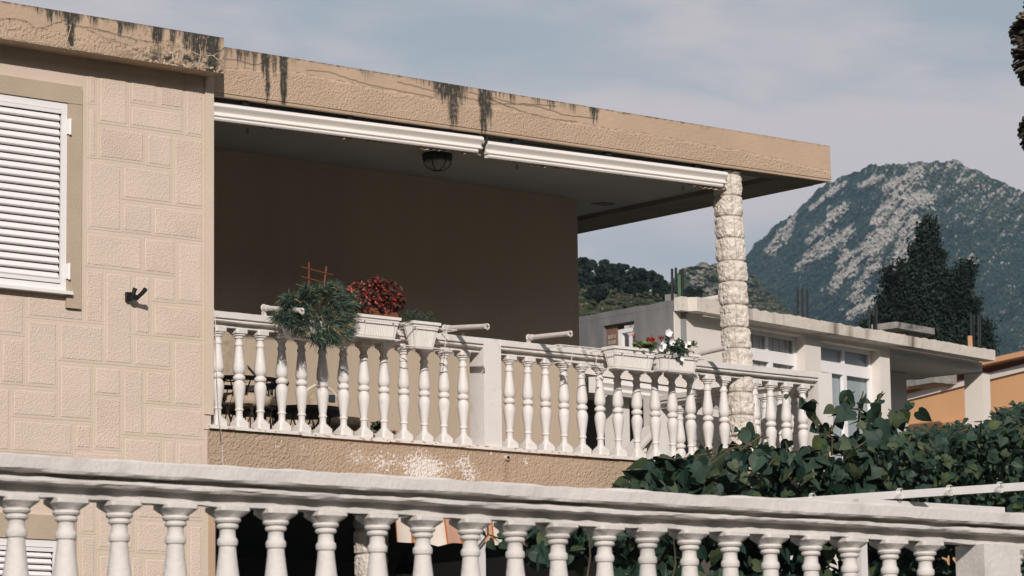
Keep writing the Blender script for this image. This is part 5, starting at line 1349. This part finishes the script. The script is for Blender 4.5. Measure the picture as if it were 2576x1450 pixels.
# lobed shrub at the far right
sh = thing('shrub', aty(2500, 1180, 23.6), 'dark fig shrub with lobed leaves rising at the right edge above the vine', 'shrub')
mb = MB()
FT = [(2270, 1090), (2320, 1082), (2360, 1088), (2400, 1072), (2425, 1068), (2450, 1085), (2480, 1078), (2500, 1050), (2520, 1032), (2560, 1022), (2650, 1020)]
def rosette(p, s):
    n = (V((-.3, -.5, .9)) + rl() * .4).normalized(); t = n.orthogonal().normalized(); b = n.cross(t); a0 = rnd(0, 6)
    for k in range(5):
        a = a0 + k * 1.2566 + rnd(-.2, .2); d = t * math.cos(a) + b * math.sin(a); e = n.cross(d); L_ = s * rnd(.7, 1.1); mi = random.choice((0, 0, 1, 2))
        mb.add([p, p + d * L_ * .35 + e * L_ * .12, p + d * L_ * .75 + e * L_ * .2 + n * L_ * .05, p + d * L_ - n * L_ * .1, p + d * L_ * .75 - e * L_ * .2 + n * L_ * .05, p + d * L_ * .35 - e * L_ * .12], [(0, 1, 2, 3, 4, 5)], mi)
for k in range(900):
    px = rnd(2275, 2680); t = interp(FT, px); py = t + 2 + 95 * random.random() ** 1.3; rosette(aty(px, py, rnd(22.8, 24.4)), rnd(.07, .13))
mb.build('foliage', ['leaf_c', 'leaf_a', 'leaf_b'], sh)
for k in range(12): a = aty(2330 + k * 28, 1200, 23.6); mb = MB(); mb.tube([V((a.x, a.y, GZ)), a, a + V((rnd(-.3, .3), 0, .4))], [.03, .02, .008], 5); mb.build('stem', 'stem', sh)

# ================================================================ GROUND FLOOR: striped awning, lantern
sa_ = thing('awning', aty(1280, 1300, 21.6), 'old awning with a scalloped cream and pink striped valance under the balcony', 'awning')
ys0 = 21.5; xa, xb = aty(998, 1300, ys0).x, aty(1640, 1300, ys0).x; mb = MB()
ztop = 2.42; Lx = xb - xa; n = 420
def col_i(s):   # stripes: cream, thin orange, pink, thin orange
    q = s % .34
    if q < .17: return 0 if .012 < q < .158 else 2
    return 1 if .182 < q < .328 else 2
zb0 = aty(1000, 1370, ys0).z
for i in range(n):
    s0, s1 = Lx * i / n, Lx * (i + 1) / n
    def low(s): return zb0 - .01 * s / Lx + .038 * abs(math.sin(s * 3.1416 / .42)) * (1 if s > .22 else 0) + (.0 if s > .22 else .02)
    def yy(s): return ys0 + .018 * math.sin(s * 9) + .01 * math.sin(s * 23)
    mb.add([(xa + s0, yy(s0), low(s0)), (xa + s1, yy(s1), low(s1)), (xa + s1 + .0, ys0 + .03, ztop), (xa + s0, ys0 + .03, ztop)], [(0, 1, 2, 3)], col_i(s0))
mb.build('valance', ['fabric_cream', 'fabric_pink', 'fabric_orange'], sa_)
mb = MB()
for i in range(n // 4):
    s0, s1 = Lx * i * 4 / n, Lx * (i + 1) * 4 / n
    mb.add([(xa + s0, ys0 + .031, ztop), (xa + s1, ys0 + .031, ztop), (xa + s1, YF - .01, ztop + .18), (xa + s0, YF - .01, ztop + .18)], [(0, 1, 2, 3)], col_i(s0))
mb.build('cloth', ['fabric_cream', 'fabric_pink', 'fabric_orange'], sa_)
mb = MB(); mb.tube([(xa, ys0 + .035, ztop + .01), (xb, ys0 + .035, ztop + .01)], .018, 8); mb.build('front_bar', 'alu', sa_)
lt_ = aty(1022, 1400, 23.4); ln_ = thing('lantern', V((lt_.x, 23.4, lt_.z)), 'dark pointed lantern hanging on a chain beside the lower stone column', 'lantern')
mb = MB(); zc_ = 2.47; z = lt_.z + .03; k = 0
ptsc = []
while z < zc_: ptsc.append(V((lt_.x + (.006 if k % 2 else -.006), 23.4, z))); z += .02; k += 1
mb.tube(ptsc, .005, 4); mb.build('chain', 'black', ln_)
mb = MB(); mb.loft([(.11, -.16), (.12, -.155), (.07, -.06), (.03, -.03), (.02, .03)], lt_, 8); mb.build('roof', 'black', ln_)
mb = MB(); mb.loft([(.06, -.42), (.095, -.165)], lt_, 6); mb.build('glass_body', 'glass_lamp', ln_)

# ================================================================ PALM at the right edge
pd = 15.0
pb_ = atd(2695, 500, pd); pt2 = atd(2690, -60, pd); pl = thing('palm_tree', V((pb_.x, pb_.y, GZ)), 'shaggy dark palm trunk cut by the right edge of the picture', 'palm')
dirp = (pt2 - pb_).normalized()
mb = MB(); ptop = pt2 + dirp * ((6.0 - pt2.z) / dirp.z); mb.tube([V((pb_.x, pb_.y, GZ - .05)), pb_, pt2, ptop], [.20, .17, .17, .16], 18); mb.build('trunk', 'palm_bark', pl)
mb = MB(); rg = V((right.x, right.y, 0)).normalized()
kpx = pd / FPX
def half(py):
    for a, b, lst in ((-60, 22, [(-60, 1.0), (0, 135), (10, 128), (22, 108)]),): pass
    return interp([(-60, 130), (0, 128), (10, 122), (30, 110), (42, 150), (60, 163), (75, 166), (100, 158), (130, 156), (160, 158), (185, 148), (210, 122), (225, 112), (238, 122), (255, 110), (285, 112), (300, 126), (325, 136), (350, 138), (375, 126), (392, 108), (500, 106)], py)
for k in range(2600):
    py = rnd(-80, 480); c = atd(2691, py, pd); a = rnd(0, 6.2832); r0 = .17
    R_ = half(py + 12) * kpx * .93
    dr = V((math.cos(a), math.sin(a), 0)); p = c + dr * rnd(.12, max(.14, R_ - .05)); L_ = rnd(.05, .16)
    out = (dr + V((0, 0, rnd(-.9, .1))) + rl() * .2).normalized(); e = out.cross(V((0, 0, 1))).normalized(); w = rnd(.008, .032); th = V((0, 0, rnd(.008, .02)))
    tip = p + out * min(L_, max(.02, R_ * 1.02 - (p - c).length))
    mb.hexa([p - e * w, p + e * w, tip + e * w * .6, tip - e * w * .6, p - e * w + th, p + e * w + th, tip + e * w * .5 + th * .6, tip - e * w * .5 + th * .6])
mb.build('frond_stubs', 'palm_bark', pl)

for k in range(24):
    a = k * 2.399; el_ = .15 + .9 * ((k * 7) % 24) / 24; L_ = rnd(1.9, 2.5); mb = MB(); pts = []
    for q in range(9):
        t_ = q / 8; pts.append(ptop + V((math.cos(a), math.sin(a), 0)) * L_ * t_ * math.cos(el_) + V((0, 0, L_ * t_ * math.sin(el_) - 1.15 * t_ * t_)))
    mb.tube(pts, [.022 - .017 * q / 8 for q in range(9)], 5, 1)
    for q in range(1, 33):
        t_ = q / 33 * 8; i0 = int(t_); c = pts[i0].lerp(pts[min(i0 + 1, 8)], t_ - i0); d = (pts[min(i0 + 1, 8)] - pts[i0]).normalized(); e = d.cross(V((0, 0, 1))).normalized(); ll = .42 * math.sin(3.1416 * (q + 3) / 38)
        for sg in (-1, 1):
            tip = c + (e * sg + d * .7).normalized() * ll + V((0, 0, -.10 * ll)); mb.add([c, c + d * .03, tip], [(0, 1, 2)], 0)
    mb.build('frond', ['leaf_a', 'palm_bark'], pl)
# ================================================================ HAZE
hz = MB(); hz.box(-2900, 4300, -500, 4300, -2.8, 420)
ho = hz.build('haze', 'ground'); ho['kind'] = 'stuff'
m = bpy.data.materials.new('haze'); m.use_nodes = True; t_ = m.node_tree; t_.nodes.remove(t_.nodes['Principled BSDF'])
pv = t_.nodes.new('ShaderNodeVolumePrincipled'); pv.inputs['Density'].default_value = .00017; pv.inputs['Color'].default_value = (.48, .74, .95, 1); pv.inputs['Anisotropy'].default_value = .0
t_.links.new(pv.outputs[0], t_.nodes['Material Output'].inputs['Volume'])
ho.data.materials.clear(); ho.data.materials.append(m)
